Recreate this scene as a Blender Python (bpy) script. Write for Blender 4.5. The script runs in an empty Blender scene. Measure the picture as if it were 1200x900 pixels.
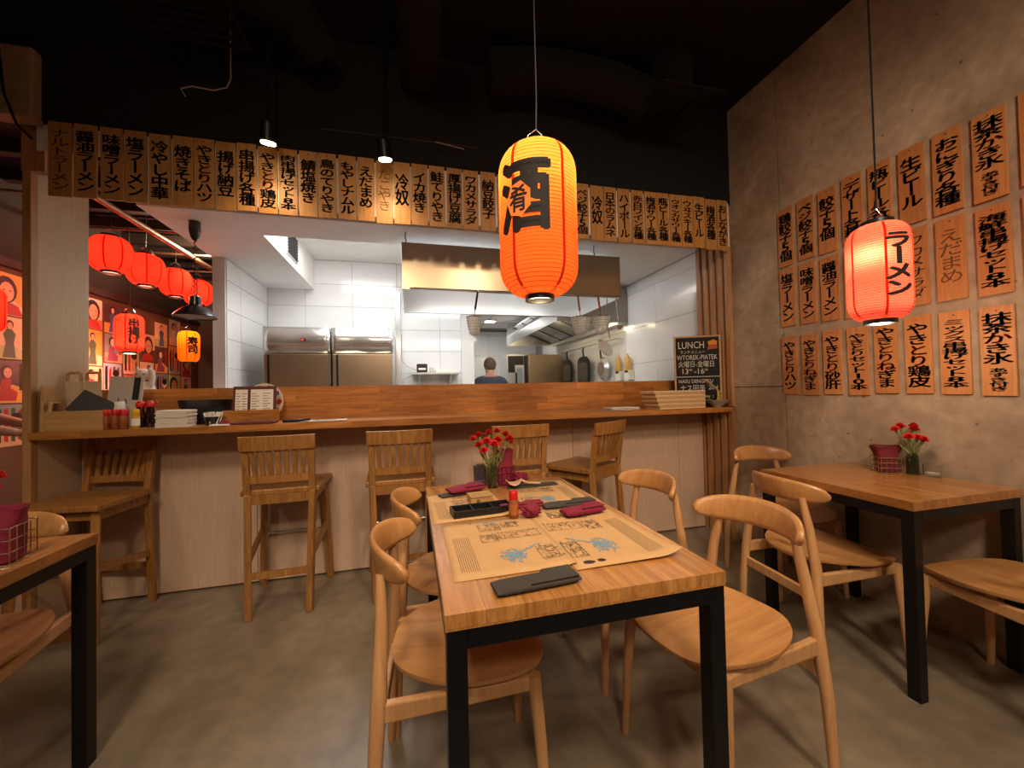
import bpy, bmesh, math, random
from math import sin, cos, pi, radians, hypot, atan2
from mathutils import Vector, Matrix
random.seed(7)
SC = bpy.context.scene
COL = SC.collection

# ---------------------------------------------------------------- camera
cd = bpy.data.cameras.new('camera'); cam = bpy.data.objects.new('camera', cd); COL.objects.link(cam)
cd.sensor_fit = 'HORIZONTAL'; cd.sensor_width = 36.0; cd.lens = 36.0*461.27/1200.0; cd.clip_start = 0.02
def _cam():
    yaw, pit, rol = 0.24982, 0.018332, -0.021747
    f = Vector((sin(yaw)*cos(pit), cos(yaw)*cos(pit), sin(pit))); r = Vector((cos(yaw), -sin(yaw), 0)); u = r.cross(f)
    r2 = r*cos(rol)+u*sin(rol); u2 = -r*sin(rol)+u*cos(rol)
    m = Matrix((r2, u2, -f)).transposed().to_4x4(); m.translation = (0, 0, 1.2); return m
cam.matrix_world = _cam()
SC.camera = cam

# ---------------------------------------------------------------- world and exposure
W = bpy.data.worlds.new('world'); SC.world = W; W.use_nodes = True
W.node_tree.nodes['Background'].inputs[0].default_value = (1.0, 0.72, 0.5, 1)
W.node_tree.nodes['Background'].inputs[1].default_value = 0.006
SC.view_settings.view_transform = 'Standard'; SC.view_settings.look = 'None'
SC.view_settings.gamma = 1.0; SC.view_settings.use_curve_mapping = False
SC.view_settings.exposure = 0.08
SC.cycles.sample_clamp_indirect = 4.0

def light(kind, loc, energy, col, size=0.05, target=None, angle=60, blend=0.6, sy=None):
    d = bpy.data.lights.new(kind.lower()+'_light', kind); d.energy = energy; d.color = col
    if kind == 'AREA':
        d.shape = 'RECTANGLE'; d.size = size; d.size_y = sy or size
    else: d.shadow_soft_size = size
    if kind == 'SPOT': d.spot_size = radians(angle); d.spot_blend = blend
    o = bpy.data.objects.new(kind.lower()+'_light', d); COL.objects.link(o); o.location = loc
    if target is not None: o.rotation_euler = (Vector(target)-Vector(loc)).to_track_quat('-Z', 'Y').to_euler()
    return o
WARM = (1.0, 0.72, 0.45); NEUT = (1.0, 0.80, 0.59); COOL = (1.0, 0.96, 0.90); RED = (1.0, 0.22, 0.12)
# kitchen lights: three hidden panels added, then the passage downlight (faces built with the kitchen)
KITCHEN_PANELS = [(-0.56, 3.74, 2.735, 0.7, 0.6, 13), (0.45, 3.75, 2.385, 0.8, 0.6, 10), (1.45, 3.8, 2.385, 0.5, 0.6, 9), (1.3, 6.5, 2.385, 0.16, 0.16, 12)]
for x, y, z, sx, sy, e in KITCHEN_PANELS:
    if e: light('AREA', (x, y, z-0.012), e, COOL, sx, (x, y, 0), sy=sy)
# dining room spots, first two by the boards, the others unseen and added: (position, aim, watts, cone); their housings are built with the ceiling
ROOM_SPOTS = [((-0.73, 2.36, 2.555), (-0.85, 2.75, 0.9), 14, 110), ((-0.125, 2.36, 2.54), (0.0, 2.75, 0.9), 14, 110),
    ((-0.8, -0.4, 3.25), (-0.5, 2.3, 0.0), 150, 78), ((1.0, -0.9, 3.25), (1.8, 2.0, 0.5), 250, 90),
    ((0.35, 0.45, 3.3), (0.6, 1.9, 0.2), 100, 80), ((-2.2, 0.0, 3.25), (-1.4, 2.0, 0.0), 55, 62), ((-0.3, -2.2, 3.2), (0.9, 2.4, 0.8), 170, 80)]
for p, t, e, a in ROOM_SPOTS: light('SPOT', p, e, WARM if p[2] < 3 else NEUT, 0.05 if p[2] < 3 else 0.22, t, a, 1.0)

# ---------------------------------------------------------------- materials
def lin(h):
    h = h.lstrip('#'); c = [int(h[i:i+2], 16)/255 for i in (0, 2, 4)]
    return tuple(((v+0.055)/1.055)**2.4 if v > 0.04045 else v/12.92 for v in c)+(1.0,)
MATS = {}
def _new(name):
    m = bpy.data.materials.new(name); m.use_nodes = True; MATS[name] = m
    return m, m.node_tree.nodes, m.node_tree.links, m.node_tree.nodes['Principled BSDF']
def plain(name, col, rough=0.5, metal=0.0, var=0.0, scale=8.0, bump=0.0, trans=0.0, emit=0.0, coat=0.0, alpha=1.0):
    m, N, L, B = _new(name)
    B.inputs['Base Color'].default_value = lin(col); B.inputs['Roughness'].default_value = rough; B.inputs['Metallic'].default_value = metal
    B.inputs['Transmission Weight'].default_value = trans; B.inputs['Coat Weight'].default_value = coat; B.inputs['Alpha'].default_value = alpha
    if emit: B.inputs['Emission Color'].default_value = lin(col); B.inputs['Emission Strength'].default_value = emit
    if var or bump:
        tc = N.new('ShaderNodeTexCoord'); nz = N.new('ShaderNodeTexNoise'); nz.inputs['Scale'].default_value = scale; nz.inputs['Detail'].default_value = 6
        L.new(tc.outputs['Object'], nz.inputs['Vector'])
        if var:
            hs = N.new('ShaderNodeHueSaturation'); hs.inputs['Color'].default_value = lin(col)
            mr = N.new('ShaderNodeMapRange'); mr.inputs['To Min'].default_value = 1-var; mr.inputs['To Max'].default_value = 1+var; mr.inputs['From Min'].default_value = 0.3; mr.inputs['From Max'].default_value = 0.7
            L.new(nz.outputs['Fac'], mr.inputs['Value']); L.new(mr.outputs[0], hs.inputs['Value']); L.new(hs.outputs[0], B.inputs['Base Color'])
        if bump:
            bp = N.new('ShaderNodeBump'); bp.inputs['Strength'].default_value = bump; bp.inputs['Distance'].default_value = 0.01
            L.new(nz.outputs['Fac'], bp.inputs['Height']); L.new(bp.outputs[0], B.inputs['Normal'])
    return m
def wood(name, c1, c2, axis='z', scale=1.0, rough=0.45, staves=None, coat=0.0, jitter=0.10):
    """grain stretched along one axis of the object; staves=(length, width, plane) adds glued strips of differing tone"""
    m, N, L, B = _new(name)
    tc = N.new('ShaderNodeTexCoord'); oi = N.new('ShaderNodeObjectInfo')
    ad = N.new('ShaderNodeVectorMath'); ad.operation = 'ADD'; L.new(tc.outputs['Object'], ad.inputs[0])
    sc_ = N.new('ShaderNodeVectorMath'); sc_.operation = 'SCALE'; sc_.inputs[0].default_value = (7.3, 5.1, 9.7); L.new(oi.outputs['Random'], sc_.inputs['Scale']); L.new(sc_.outputs[0], ad.inputs[1])
    mp = N.new('ShaderNodeMapping'); k = {'x': (1.2, 16, 16), 'y': (16, 1.2, 3.5), 'z': (16, 16, 1.2)}[axis]
    mp.inputs['Scale'].default_value = tuple(v*scale for v in k); L.new(ad.outputs[0], mp.inputs['Vector'])
    nz = N.new('ShaderNodeTexNoise'); nz.inputs['Scale'].default_value = 3.6; nz.inputs['Detail'].default_value = 8; nz.inputs['Roughness'].default_value = 0.7; nz.inputs['Distortion'].default_value = 0.5
    L.new(mp.outputs[0], nz.inputs['Vector'])
    cr = N.new('ShaderNodeValToRGB'); cr.color_ramp.elements[0].position = 0.32; cr.color_ramp.elements[0].color = lin(c2); cr.color_ramp.elements[1].position = 0.66; cr.color_ramp.elements[1].color = lin(c1)
    L.new(nz.outputs['Fac'], cr.inputs['Fac'])
    hs = N.new('ShaderNodeHueSaturation'); mr = N.new('ShaderNodeMapRange'); mr.inputs['To Min'].default_value = 1-jitter; mr.inputs['To Max'].default_value = 1+jitter
    if staves:
        ln, wd, pl = staves
        br = N.new('ShaderNodeTexBrick'); br.inputs['Scale'].default_value = 1.0; br.inputs['Brick Width'].default_value = ln; br.inputs['Row Height'].default_value = wd
        br.inputs['Mortar Size'].default_value = 0.0; br.inputs['Color1'].default_value = (0, 0, 0, 1); br.inputs['Color2'].default_value = (1, 1, 1, 1); br.offset = 0.43
        mp2 = N.new('ShaderNodeMapping'); mp2.inputs['Rotation'].default_value = {'xy': (0, 0, 0), 'yx': (0, 0, pi/2), 'xz': (pi/2, 0, 0)}[pl]
        L.new(tc.outputs['Object'], mp2.inputs['Vector']); L.new(mp2.outputs[0], br.inputs['Vector']); L.new(br.outputs['Color'], mr.inputs['Value'])
    else: L.new(oi.outputs['Random'], mr.inputs['Value'])
    L.new(cr.outputs[0], hs.inputs['Color']); L.new(mr.outputs[0], hs.inputs['Value']); L.new(hs.outputs[0], B.inputs['Base Color'])
    B.inputs['Roughness'].default_value = rough; B.inputs['Coat Weight'].default_value = coat; B.inputs['Coat Roughness'].default_value = 0.25
    bp = N.new('ShaderNodeBump'); bp.inputs['Strength'].default_value = 0.12; bp.inputs['Distance'].default_value = 0.004
    L.new(nz.outputs['Fac'], bp.inputs['Height']); L.new(bp.outputs[0], B.inputs['Normal'])
    return m
def concrete(name, c1, c2, c3, rough=(0.7, 0.95), scale=1.3, bump=0.35, pits=True):
    m, N, L, B = _new(name)
    tc = N.new('ShaderNodeTexCoord')
    a = N.new('ShaderNodeTexNoise'); a.inputs['Scale'].default_value = scale; a.inputs['Detail'].default_value = 9; a.inputs['Roughness'].default_value = 0.62; a.inputs['Distortion'].default_value = 0.5
    b = N.new('ShaderNodeTexNoise'); b.inputs['Scale'].default_value = scale*14; b.inputs['Detail'].default_value = 5
    for n in (a, b): L.new(tc.outputs['Object'], n.inputs['Vector'])
    cr = N.new('ShaderNodeValToRGB'); e = cr.color_ramp.elements; e[0].position = 0.3; e[0].color = lin(c1); e[1].position = 0.72; e[1].color = lin(c3)
    x = e.new(0.5); x.color = lin(c2); L.new(a.outputs['Fac'], cr.inputs['Fac'])
    mx = N.new('ShaderNodeMix'); mx.data_type = 'RGBA'; mx.blend_type = 'OVERLAY'; mx.inputs['Factor'].default_value = 0.35
    L.new(cr.outputs[0], mx.inputs['A']); L.new(b.outputs['Fac'], mx.inputs['B'])
    out = mx.outputs['Result']
    if pits:
        v = N.new('ShaderNodeTexVoronoi'); v.inputs['Scale'].default_value = 11; L.new(tc.outputs['Object'], v.inputs['Vector'])
        st = N.new('ShaderNodeMapRange'); st.inputs['From Min'].default_value = 0.05; st.inputs['From Max'].default_value = 0.09; st.inputs['To Min'].default_value = 0.45; st.inputs['To Max'].default_value = 1.0
        L.new(v.outputs['Distance'], st.inputs['Value'])
        ml = N.new('ShaderNodeMix'); ml.data_type = 'RGBA'; ml.blend_type = 'MULTIPLY'; ml.inputs['Factor'].default_value = 1.0
        L.new(out, ml.inputs['A']); L.new(st.outputs[0], ml.inputs['B']); out = ml.outputs['Result']
    L.new(out, B.inputs['Base Color'])
    rr = N.new('ShaderNodeMapRange'); rr.inputs['To Min'].default_value = rough[0]; rr.inputs['To Max'].default_value = rough[1]; L.new(a.outputs['Fac'], rr.inputs['Value']); L.new(rr.outputs[0], B.inputs['Roughness'])
    bp = N.new('ShaderNodeBump'); bp.inputs['Strength'].default_value = bump; bp.inputs['Distance'].default_value = 0.01; L.new(b.outputs['Fac'], bp.inputs['Height']); L.new(bp.outputs[0], B.inputs['Normal'])
    return m
def paper_shade(name, col, glow=0.0):
    """lantern paper: lets the bulb's light through"""
    m, N, L, B = _new(name)
    N.remove(B); tr = N.new('ShaderNodeBsdfTranslucent'); df = N.new('ShaderNodeBsdfDiffuse'); mx = N.new('ShaderNodeMixShader'); em = N.new('ShaderNodeEmission'); ad = N.new('ShaderNodeAddShader')
    for n in (tr, df, em): n.inputs[0].default_value = lin(col)
    em.inputs[1].default_value = glow; mx.inputs[0].default_value = 0.25
    L.new(tr.outputs[0], mx.inputs[1]); L.new(df.outputs[0], mx.inputs[2]); L.new(mx.outputs[0], ad.inputs[0]); L.new(em.outputs[0], ad.inputs[1]); L.new(ad.outputs[0], N['Material Output'].inputs[0])
    return m
def lamp_face(name, col, e):
    m, N, L, B = _new(name); B.inputs['Base Color'].default_value = lin(col); B.inputs['Emission Color'].default_value = lin(col); B.inputs['Emission Strength'].default_value = e; return m

CHAIRW = wood('chair_beech', 'ca945b', 'b17843', 'y', 0.8, 0.34, coat=0.25, jitter=0.07)
CHAIRL = wood('chair_beech_upright', 'ce9d6b', 'b98453', 'z', 0.8, 0.36, coat=0.2, jitter=0.07)
STOOLW = wood('stool_oak', 'b07c42', '80501f', 'z', 1.1, 0.42, coat=0.1)
TABLEW = wood('table_oak_stave', 'cb9050', '9c632f', 'y', 1.2, 0.22, coat=0.8, jitter=0.16)
TABLER = wood('small_table_oak', 'b67c40', '885326', 'y', 1.2, 0.26, coat=0.5, jitter=0.12)
COUNTW = wood('counter_oak_staves', 'c08040', '8a5220', 'x', 0.9, 0.36, coat=0.2, jitter=0.18)
SPLASHW = wood('splash_oak_staves', 'c27d38', '87501e', 'x', 0.9, 0.4, coat=0.15, jitter=0.22)
PANELW = wood('bar_oak_veneer', 'd4b59b', 'c6a488', 'z', 1.6, 0.5, jitter=0.05)
CHEEKW = wood('pale_oak_veneer', 'cdb595', 'c1a684', 'z', 1.6, 0.55, jitter=0.04)
TRIMW = wood('trim_pine', 'b98a5c', '9d6f45', 'z', 1.0, 0.5)
SIGNW = wood('sign_pine', 'c18b4a', 'aa7335', 'z', 0.9, 0.55, jitter=0.10)
SIGNE = wood('wall_sign_pine', 'c98a50', 'b4713c', 'z', 0.9, 0.55, jitter=0.08)
BOXW = wood('caddy_birch', 'bc935f', 'a67c4a', 'x', 1.2, 0.55)
BLACK = plain('black_steel', '111114', 0.42, 0.3)
MATTE = plain('matte_black_paint', '0a0706', 0.9)
CEILM = plain('black_ceiling_paint', '080504', 0.97, var=0.3, scale=3)
STEEL = plain('brushed_stainless', 'cfd0d0', 0.32, 0.8, var=0.06, scale=3)
STEELD = plain('hood_stainless', 'b39d82', 0.28, 0.9, var=0.10, scale=2, bump=0.03)  # warm tint painted in for the reflected room light
CHROME = plain('chrome', 'd8d8d8', 0.15, 1.0)
WHITE = plain('white_plaster', 'e4e1dc', 0.7, var=0.03)
TILE = plain('white_glazed_tile', 'e6e6e4', 0.16, var=0.02, scale=1.5)
GROUT = plain('grey_grout', '9c9c98', 0.9)
INK = plain('black_ink', '15110d', 0.7)
INKR = plain('red_ink', 'a02a14', 0.7)
INKB = plain('faded_brown_ink', '6e4a22', 0.8)
CONC = concrete('cast_concrete', '7a6754', 'a28c74', 'c4ae95')
FLOORM = concrete('polished_concrete_floor', '695c4d', '80725f', '94866f', rough=(0.22, 0.42), scale=0.9, bump=0.05, pits=False)
KRAFT = plain('kraft_paper', 'c79c69', 0.75, var=0.05, scale=20)
KRAFTINK = plain('print_ink_brown', '6f5a43', 0.8)
KRAFTBLUE = plain('print_ink_blue', '7595a8', 0.8)
KRAFTDARK = plain('print_ink_dark', '2f2b28', 0.8)
WINENAP = plain('wine_napkin_paper', '65101c', 0.85, var=0.12, scale=40, bump=0.2)
CRIMSON = plain('crimson_napkin_paper', '7c1832', 0.85, var=0.12, scale=40, bump=0.3)
GREYNAP = plain('charcoal_napkin_paper', '3e3832', 0.85, var=0.10, scale=40, bump=0.3)
GLASS = plain('clear_glass', 'f2f4f2', 0.03, trans=1.0)
SMOKE = plain('smoked_glass', '9a9ab0', 0.05, trans=0.95)
WHITEP = plain('white_paper', 'e8e0d4', 0.8)
BLKPL = plain('black_plastic', '131313', 0.35)
SKIN = plain('skin', 'c58f74', 0.6)
# ---------------------------------------------------------------- mesh helpers
class G:
    def __init__(s): s.v = []; s.f = []; s.m = []; s.cur = 0
    def add(s, v, f):
        b = len(s.v); s.v += [tuple(p) for p in v]; s.f += [tuple(i+b for i in q) for q in f]; s.m += [s.cur]*len(f); return s
    def box(s, c, d, rz=0.0, ry=0.0, rx=0.0):
        M_ = Matrix.Rotation(rz, 3, 'Z') @ Matrix.Rotation(ry, 3, 'Y') @ Matrix.Rotation(rx, 3, 'X'); c = Vector(c)
        v = [c+M_ @ Vector((x*d[0]/2, y*d[1]/2, z*d[2]/2)) for z in (-1, 1) for x, y in ((-1, -1), (1, -1), (1, 1), (-1, 1))]
        return s.add(v, [(3, 2, 1, 0), (4, 5, 6, 7), (0, 1, 5, 4), (1, 2, 6, 5), (2, 3, 7, 6), (3, 0, 4, 7)])
    def b2(s, a, b): return s.box([(p+q)/2 for p, q in zip(a, b)], [abs(q-p) for p, q in zip(a, b)])
    def beam(s, a, b, w, h, up=(0, 0, 1), w2=None, h2=None):
        a, b = Vector(a), Vector(b); d = (b-a).normalized(); u = Vector(up); r = d.cross(u)
        if r.length < 1e-4: r = d.cross(Vector((0, 1, 0)))
        r.normalize(); u = r.cross(d); v = []
        for p, ww, hh in ((a, w, h), (b, w2 or w, h2 or h)):
            v += [p+r*x*ww/2+u*y*hh/2 for x, y in ((-1, -1), (1, -1), (1, 1), (-1, 1))]
        return s.add(v, [(3, 2, 1, 0), (4, 5, 6, 7), (0, 1, 5, 4), (1, 2, 6, 5), (2, 3, 7, 6), (3, 0, 4, 7)])
    def tube(s, pts, r, n=8, cap=True):
        pts = [Vector(p) for p in pts]; k = len(pts); rs = r if isinstance(r, (list, tuple)) else [r]*k
        v = []; f = []; ref = None
        for i, p in enumerate(pts):
            d = (pts[min(i+1, k-1)]-pts[max(i-1, 0)])
            if d.length < 1e-9: d = Vector((0, 0, 1))
            d.normalize()
            if ref is None: ref = Vector((1, 0, 0)) if abs(d.x) < 0.8 else Vector((0, 1, 0))
            a = (ref-d*ref.dot(d)).normalized(); b = d.cross(a); ref = a
            v += [p+(a*cos(2*pi*j/n)+b*sin(2*pi*j/n))*rs[i] for j in range(n)]
        for i in range(k-1):
            for j in range(n): f.append((i*n+j, i*n+(j+1) % n, (i+1)*n+(j+1) % n, (i+1)*n+j))
        if cap: f += [tuple(range(n-1, -1, -1)), tuple(range((k-1)*n, k*n))]
        return s.add(v, f)
    def lathe(s, prof, n=24, c=(0, 0, 0), cap=True):
        v = [(c[0]+r*cos(2*pi*j/n), c[1]+r*sin(2*pi*j/n), c[2]+z) for r, z in prof for j in range(n)]; k = len(prof); f = []
        for i in range(k-1):
            for j in range(n): f.append((i*n+j, i*n+(j+1) % n, (i+1)*n+(j+1) % n, (i+1)*n+j))
        if cap: f += [tuple(range(n-1, -1, -1)), tuple(range((k-1)*n, k*n))]
        return s.add(v, f)
    def prism(s, out, z0, z1):
        n = len(out); v = [(x, y, z0) for x, y in out]+[(x, y, z1) for x, y in out]
        return s.add(v, [tuple(range(n-1, -1, -1)), tuple(range(n, 2*n))]+[(i, (i+1) % n, n+(i+1) % n, n+i) for i in range(n)])
    def rows(s, R, closed=False, capped=True):
        n = len(R[0]); v = [p for r in R for p in r]; f = []
        for i in range(len(R)-1):
            for j in range(n if closed else n-1): f.append((i*n+j, i*n+(j+1) % n, (i+1)*n+(j+1) % n, (i+1)*n+j))
        if closed and capped: f += [tuple(range(n-1, -1, -1)), tuple(range((len(R)-1)*n, len(R)*n))]
        return s.add(v, f)
    def ell(s, c, r, n=10, m=7):
        return s.lathe_ell(c, r, n, m)
    def lathe_ell(s, c, r, n, m):
        v = []; f = []
        for i in range(m+1):
            t = pi*i/m
            v += [(c[0]+r[0]*max(sin(t), 1e-3)*cos(2*pi*j/n), c[1]+r[1]*max(sin(t), 1e-3)*sin(2*pi*j/n), c[2]-r[2]*cos(t)) for j in range(n)]
        for i in range(m):
            for j in range(n): f.append((i*n+j, i*n+(j+1) % n, (i+1)*n+(j+1) % n, (i+1)*n+j))
        return s.add(v, f)
def mesh(name, g, mats, smooth=0):
    me = bpy.data.meshes.new(name); me.from_pydata(g.v, [], g.f)
    for m in (mats if isinstance(mats, (list, tuple)) else [mats]): me.materials.append(m)
    if any(g.m): me.polygons.foreach_set('material_index', g.m)
    me.validate(); me.update()
    if smooth:
        me.polygons.foreach_set('use_smooth', [True]*len(me.polygons)); me.set_sharp_from_angle(angle=radians(smooth))
    return me
def put(name, me, parent=None, loc=(0, 0, 0), rot=(0, 0, 0)):
    o = bpy.data.objects.new(name, me); COL.objects.link(o); o.parent = parent; o.location = loc
    o.rotation_euler = (0, 0, rot) if isinstance(rot, (int, float)) else tuple(rot); return o
def obj(name, g, mats, parent=None, loc=(0, 0, 0), rot=(0, 0, 0), smooth=0, bev=0.0):
    o = put(name, mesh(name, g, mats, smooth), parent, loc, rot)
    if bev:
        b = o.modifiers.new('bevel', 'BEVEL'); b.width = bev; b.segments = 2; b.limit_method = 'ANGLE'; b.angle_limit = radians(40)
    return o
def tag(o, label=None, cat=None, group=None, kind=None):
    if label: o['label'] = label
    if cat: o['category'] = cat
    if group: o['group'] = group
    if kind: o['kind'] = kind
    return o
def thing(name, label, cat, loc=(0, 0, 0), rz=0.0, group=None):
    o = bpy.data.objects.new(name, None); COL.objects.link(o); o.empty_display_size = 0.05
    o.location = loc; o.rotation_euler = (0, 0, rz); return tag(o, label, cat, group)
def struct(name, g, mat, parent=None, loc=(0, 0, 0), **k):
    o = obj(name, g, mat, parent, loc, **k)
    if parent is None: o['kind'] = 'structure'
    return o
def staves(parent, lo, hi, axis, cross, ln, wd, mat, seed):
    """glued strips filling the box lo..hi: rows of width wd stacked along 'cross', pieces about ln long along 'axis'; each strip an object"""
    r = random.Random(seed); ia, ic = 'xyz'.index(axis), 'xyz'.index(cross); n = max(1, round((hi[ic]-lo[ic])/wd)); st = (hi[ic]-lo[ic])/n; cache = {}
    for k in range(n):
        a = lo[ia]; first = True
        while a < hi[ia]-1e-6:
            l = ln*r.choice((0.4, 0.65, 0.9)) if first else ln*r.choice((0.8, 1.0, 1.2)); first = False; b = a+l
            if hi[ia]-b < 0.3*ln: b = hi[ia]
            p, q = list(lo), list(hi); p[ia], q[ia] = a+0.0003, b-0.0003; p[ic] = lo[ic]+k*st+0.0003; q[ic] = lo[ic]+(k+1)*st-0.0003
            c = [(u+v)/2 for u, v in zip(p, q)]; key = round(b-a, 4)
            if key not in cache: cache[key] = mesh('stave', G().b2([u-w for u, w in zip(p, c)], [v-w for v, w in zip(q, c)]), mat)
            put('stave', cache[key], parent, c); a = b
def kids(o): return [c for c in COL.objects if c.parent == o]
KID = {}
def copy_thing(src, label, loc, rz=0.0, group=None):
    r = src.copy(); COL.objects.link(r); r.location = loc; r.rotation_euler = (0, 0, rz); r['label'] = label
    if group: r['group'] = group
    if src.name not in KID: KID[src.name] = [(c, kids(c)) for c in kids(src)]
    for ch, gs in KID[src.name]:
        c2 = ch.copy(); COL.objects.link(c2); c2.parent = r
        for gch in gs:
            d = gch.copy(); COL.objects.link(d); d.parent = c2
    return r
# lettering: one mesh per glyph, in em units, origin at the cell's middle
GLY = {}
def glyph(ch, bold):
    key = (ch, bold)
    if key in GLY: return GLY[key]
    cu = bpy.data.curves.new('glyph', 'FONT'); cu.body = '丨' if ch == 'ー' else ch; cu.resolution_u = 2; cu.fill_mode = 'FRONT'; cu.align_x = 'CENTER'
    o = bpy.data.objects.new('glyph', cu); me = bpy.data.meshes.new_from_object(o)
    v = [(p.co.x, p.co.y) for p in me.vertices]; f = [tuple(q.vertices) for q in me.polygons]
    bpy.data.objects.remove(o); bpy.data.meshes.remove(me); bpy.data.curves.remove(cu)
    if bold:                                                    # brush weight: the glyph laid down several times, slightly shifted
        n = len(v); sh = [(-bold*1.25, -bold*0.5), (bold*1.25, bold*0.5), (-bold*0.6, bold), (bold*0.6, -bold)]
        if bold > 0.035: sh += [(-bold*1.25, bold*0.5), (bold*1.25, -bold*0.5), (0, bold), (0, -bold)]
        v = v+[(x+a, y+b) for a, b in sh for x, y in v]; f = f+[tuple(i+n*(k+1) for i in q) for k in range(len(sh)) for q in f]
    GLY[key] = (v, f); return GLY[key]
_v = glyph('国', 0.0)[0]
EM = max(p[0] for p in _v)-min(p[0] for p in _v); CY = (max(p[1] for p in _v)+min(p[1] for p in _v))/2
def column_text(txt, w, h, top, bold=0.03, red=(), shear=0.0):
    """a vertical column of characters; returns two lists (verts, faces) for main and red ink; x across, y up"""
    n = len(txt); cell = h/n; out = ([], []), ([], [])
    for i, ch in enumerate(txt):
        if ch == ' ': continue
        v, f = glyph(ch, bold); sx = w/EM; sy = min(cell*0.92, w*1.35)/EM; cy = top-cell*(i+0.5)
        if ch in '0123456789': sx *= 1.3; sy *= 1.15
        tgt = out[1 if i in red else 0]; b = len(tgt[0])
        ycen = CY if ch not in '。' else CY-0.1
        tgt[0].extend([(x*sx+(y-ycen)*sy*shear, (y-ycen)*sy+cy) for x, y in v]); tgt[1].extend([tuple(k+b for k in q) for q in f])
    return out
def line_text(txt, h, bold=0.0):
    """horizontal line; x from 0, baseline 0; returns verts, faces, width"""
    cu = bpy.data.curves.new('line', 'FONT'); cu.body = txt; cu.resolution_u = 2; cu.offset = bold; cu.fill_mode = 'FRONT'
    o = bpy.data.objects.new('line', cu); me = bpy.data.meshes.new_from_object(o)
    k = h/0.72; v = [(p.co.x*k, p.co.y*k) for p in me.vertices]; f = [tuple(q.vertices) for q in me.polygons]
    bpy.data.objects.remove(o); bpy.data.meshes.remove(me); bpy.data.curves.remove(cu)
    return v, f, (max(p[0] for p in v) if v else 0)
# ================================================================ room shell
WX = 2.46; ZC = 3.38
struct('floor', G().b2((-4.2, -2.7, -0.1), (2.7, 8.6, 0)), FLOORM)
struct('ceiling', G().b2((-4.2, -2.7, ZC), (2.7, 8.6, ZC+0.1)), CEILM)
DARKW = plain('dark_brown_wall', '3a2a22', 0.9, var=0.15, scale=2)
struct('wall_rear', G().b2((-4.2, -2.8, 0), (2.7, -2.7, ZC)), plain('warm_beige_wall', 'c9a27c', 0.9))  # out-of-view walls, beige picked to bounce light into the room
struct('wall_left', G().b2((-4.2, -2.7, 0), (-4.1, 8.6, ZC)), MATS['warm_beige_wall'])
struct('wall_far', G().b2((-4.2, 8.5, 0), (2.7, 8.6, ZC)), DARKW)
# the right wall: cast slabs with narrow joints between them
wr = struct('wall_right', G().b2((WX+0.012, -2.7, 0), (WX+0.1, 2.94, ZC)), plain('concrete_joint', '3e342b', 0.95))
for y0, y1, z0, z1 in ((2.136, 2.94, 0, 1.19), (2.136, 2.94, 1.196, ZC), (-0.25, 2.13, 0, ZC), (-2.7, -0.256, 0, ZC)):
    struct('concrete_slab', G().b2((WX, y0, z0), (WX+0.05, y1, z1)), CONC, wr)
struct('wall_kitchen_right', G().b2((WX+0.012, 2.94, 0), (WX+0.1, 8.5, ZC)), GROUT)
# ---------------- bar: cheek on the left, panels, counter, upstand
bx0 = -1.90
ck = tag(obj('trim_1', G().b2((bx0-0.036, 2.575, 0), (bx0, 2.615, 2.66)), TRIMW, bev=0.002), kind='structure')
struct('trim_2', G().b2((bx0-0.036, 2.616, 0), (bx0-0.001, 2.955, 2.66)), CHEEKW)
struct('trim_3', G().b2((bx0-0.036, 2.57, 2.40), (bx0+0.06, 2.614, 2.66)), TRIMW)
bar = thing('serving_bar', 'long pale oak veneer bar front below the wooden counter', 'bar', (0, 2.89, 0))
PX = [bx0+0.002, -0.98, 0.12, 1.22, 2.18, 2.425]
for a, b in zip(PX, PX[1:]):
    obj('veneer_panel', G().b2((a+0.0015, 0, 0.012), (b-0.0015, 0.03, 1.0)), PANELW, bar, bev=0.0015)
obj('frame_core', G().b2((bx0+0.01, 0.032, 0), (2.425, 0.06, 1.0)), MATTE, bar)
ct = tag(obj('bar_counter', G().b2((bx0+0.002, 2.557, 1.002), (2.429, 2.957, 1.0095)), COUNTW), 'long oak stave bar counter with menus, bottles and napkins on it', 'counter'); staves(ct, (bx0+0.001, 2.555, 1.01), (2.43, 2.958, 1.04), 'x', 'y', 0.55, 0.067, COUNTW, 3)
ub = tag(obj('upstand_board', G().b2((bx0+0.001, 2.9855, 1.0), (2.43, 3.0, 1.2615)), SPLASHW), 'raised oak stave board running behind the bar counter', 'board'); staves(ub, (bx0+0.001, 2.96, 1.0), (2.43, 2.985, 1.262), 'x', 'z', 0.42, 0.052, SPLASHW, 5)
# slat screen on the side wall at the counter's right end
sl = thing('slat_screen', 'vertical pine slat screen on concrete wall at right end of bar', 'screen', (WX-0.002, 2.56, 0))
obj('backing', G().b2((-0.012, 0.0, 1.045), (0, 0.36, 2.62)), TRIMW, sl); obj('backing', G().b2((-0.012, 0.0, 0.0), (0, 0.36, 0.998)), TRIMW, sl)
for z0, z1 in ((1.045, 2.62), (0.0, 0.998)):
    me = mesh('slat', G().b2((-0.030, -0.021, z0), (-0.0125, 0.021, z1)), TRIMW)
    for k in range(5): put('slat', me, sl, (0, 0.022+k*0.079, 0))
struct('trim_lit_gap_5', G().b2((-1.42, 2.5525, 2.30), (2.44, 2.5545, 2.64)), WHITE); struct('trim_lit_gap_6', G().b2((-1.86, 2.5525, 2.50), (-1.421, 2.5545, 2.64)), WHITE)  # white strips added so the gaps between boards look lit
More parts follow.
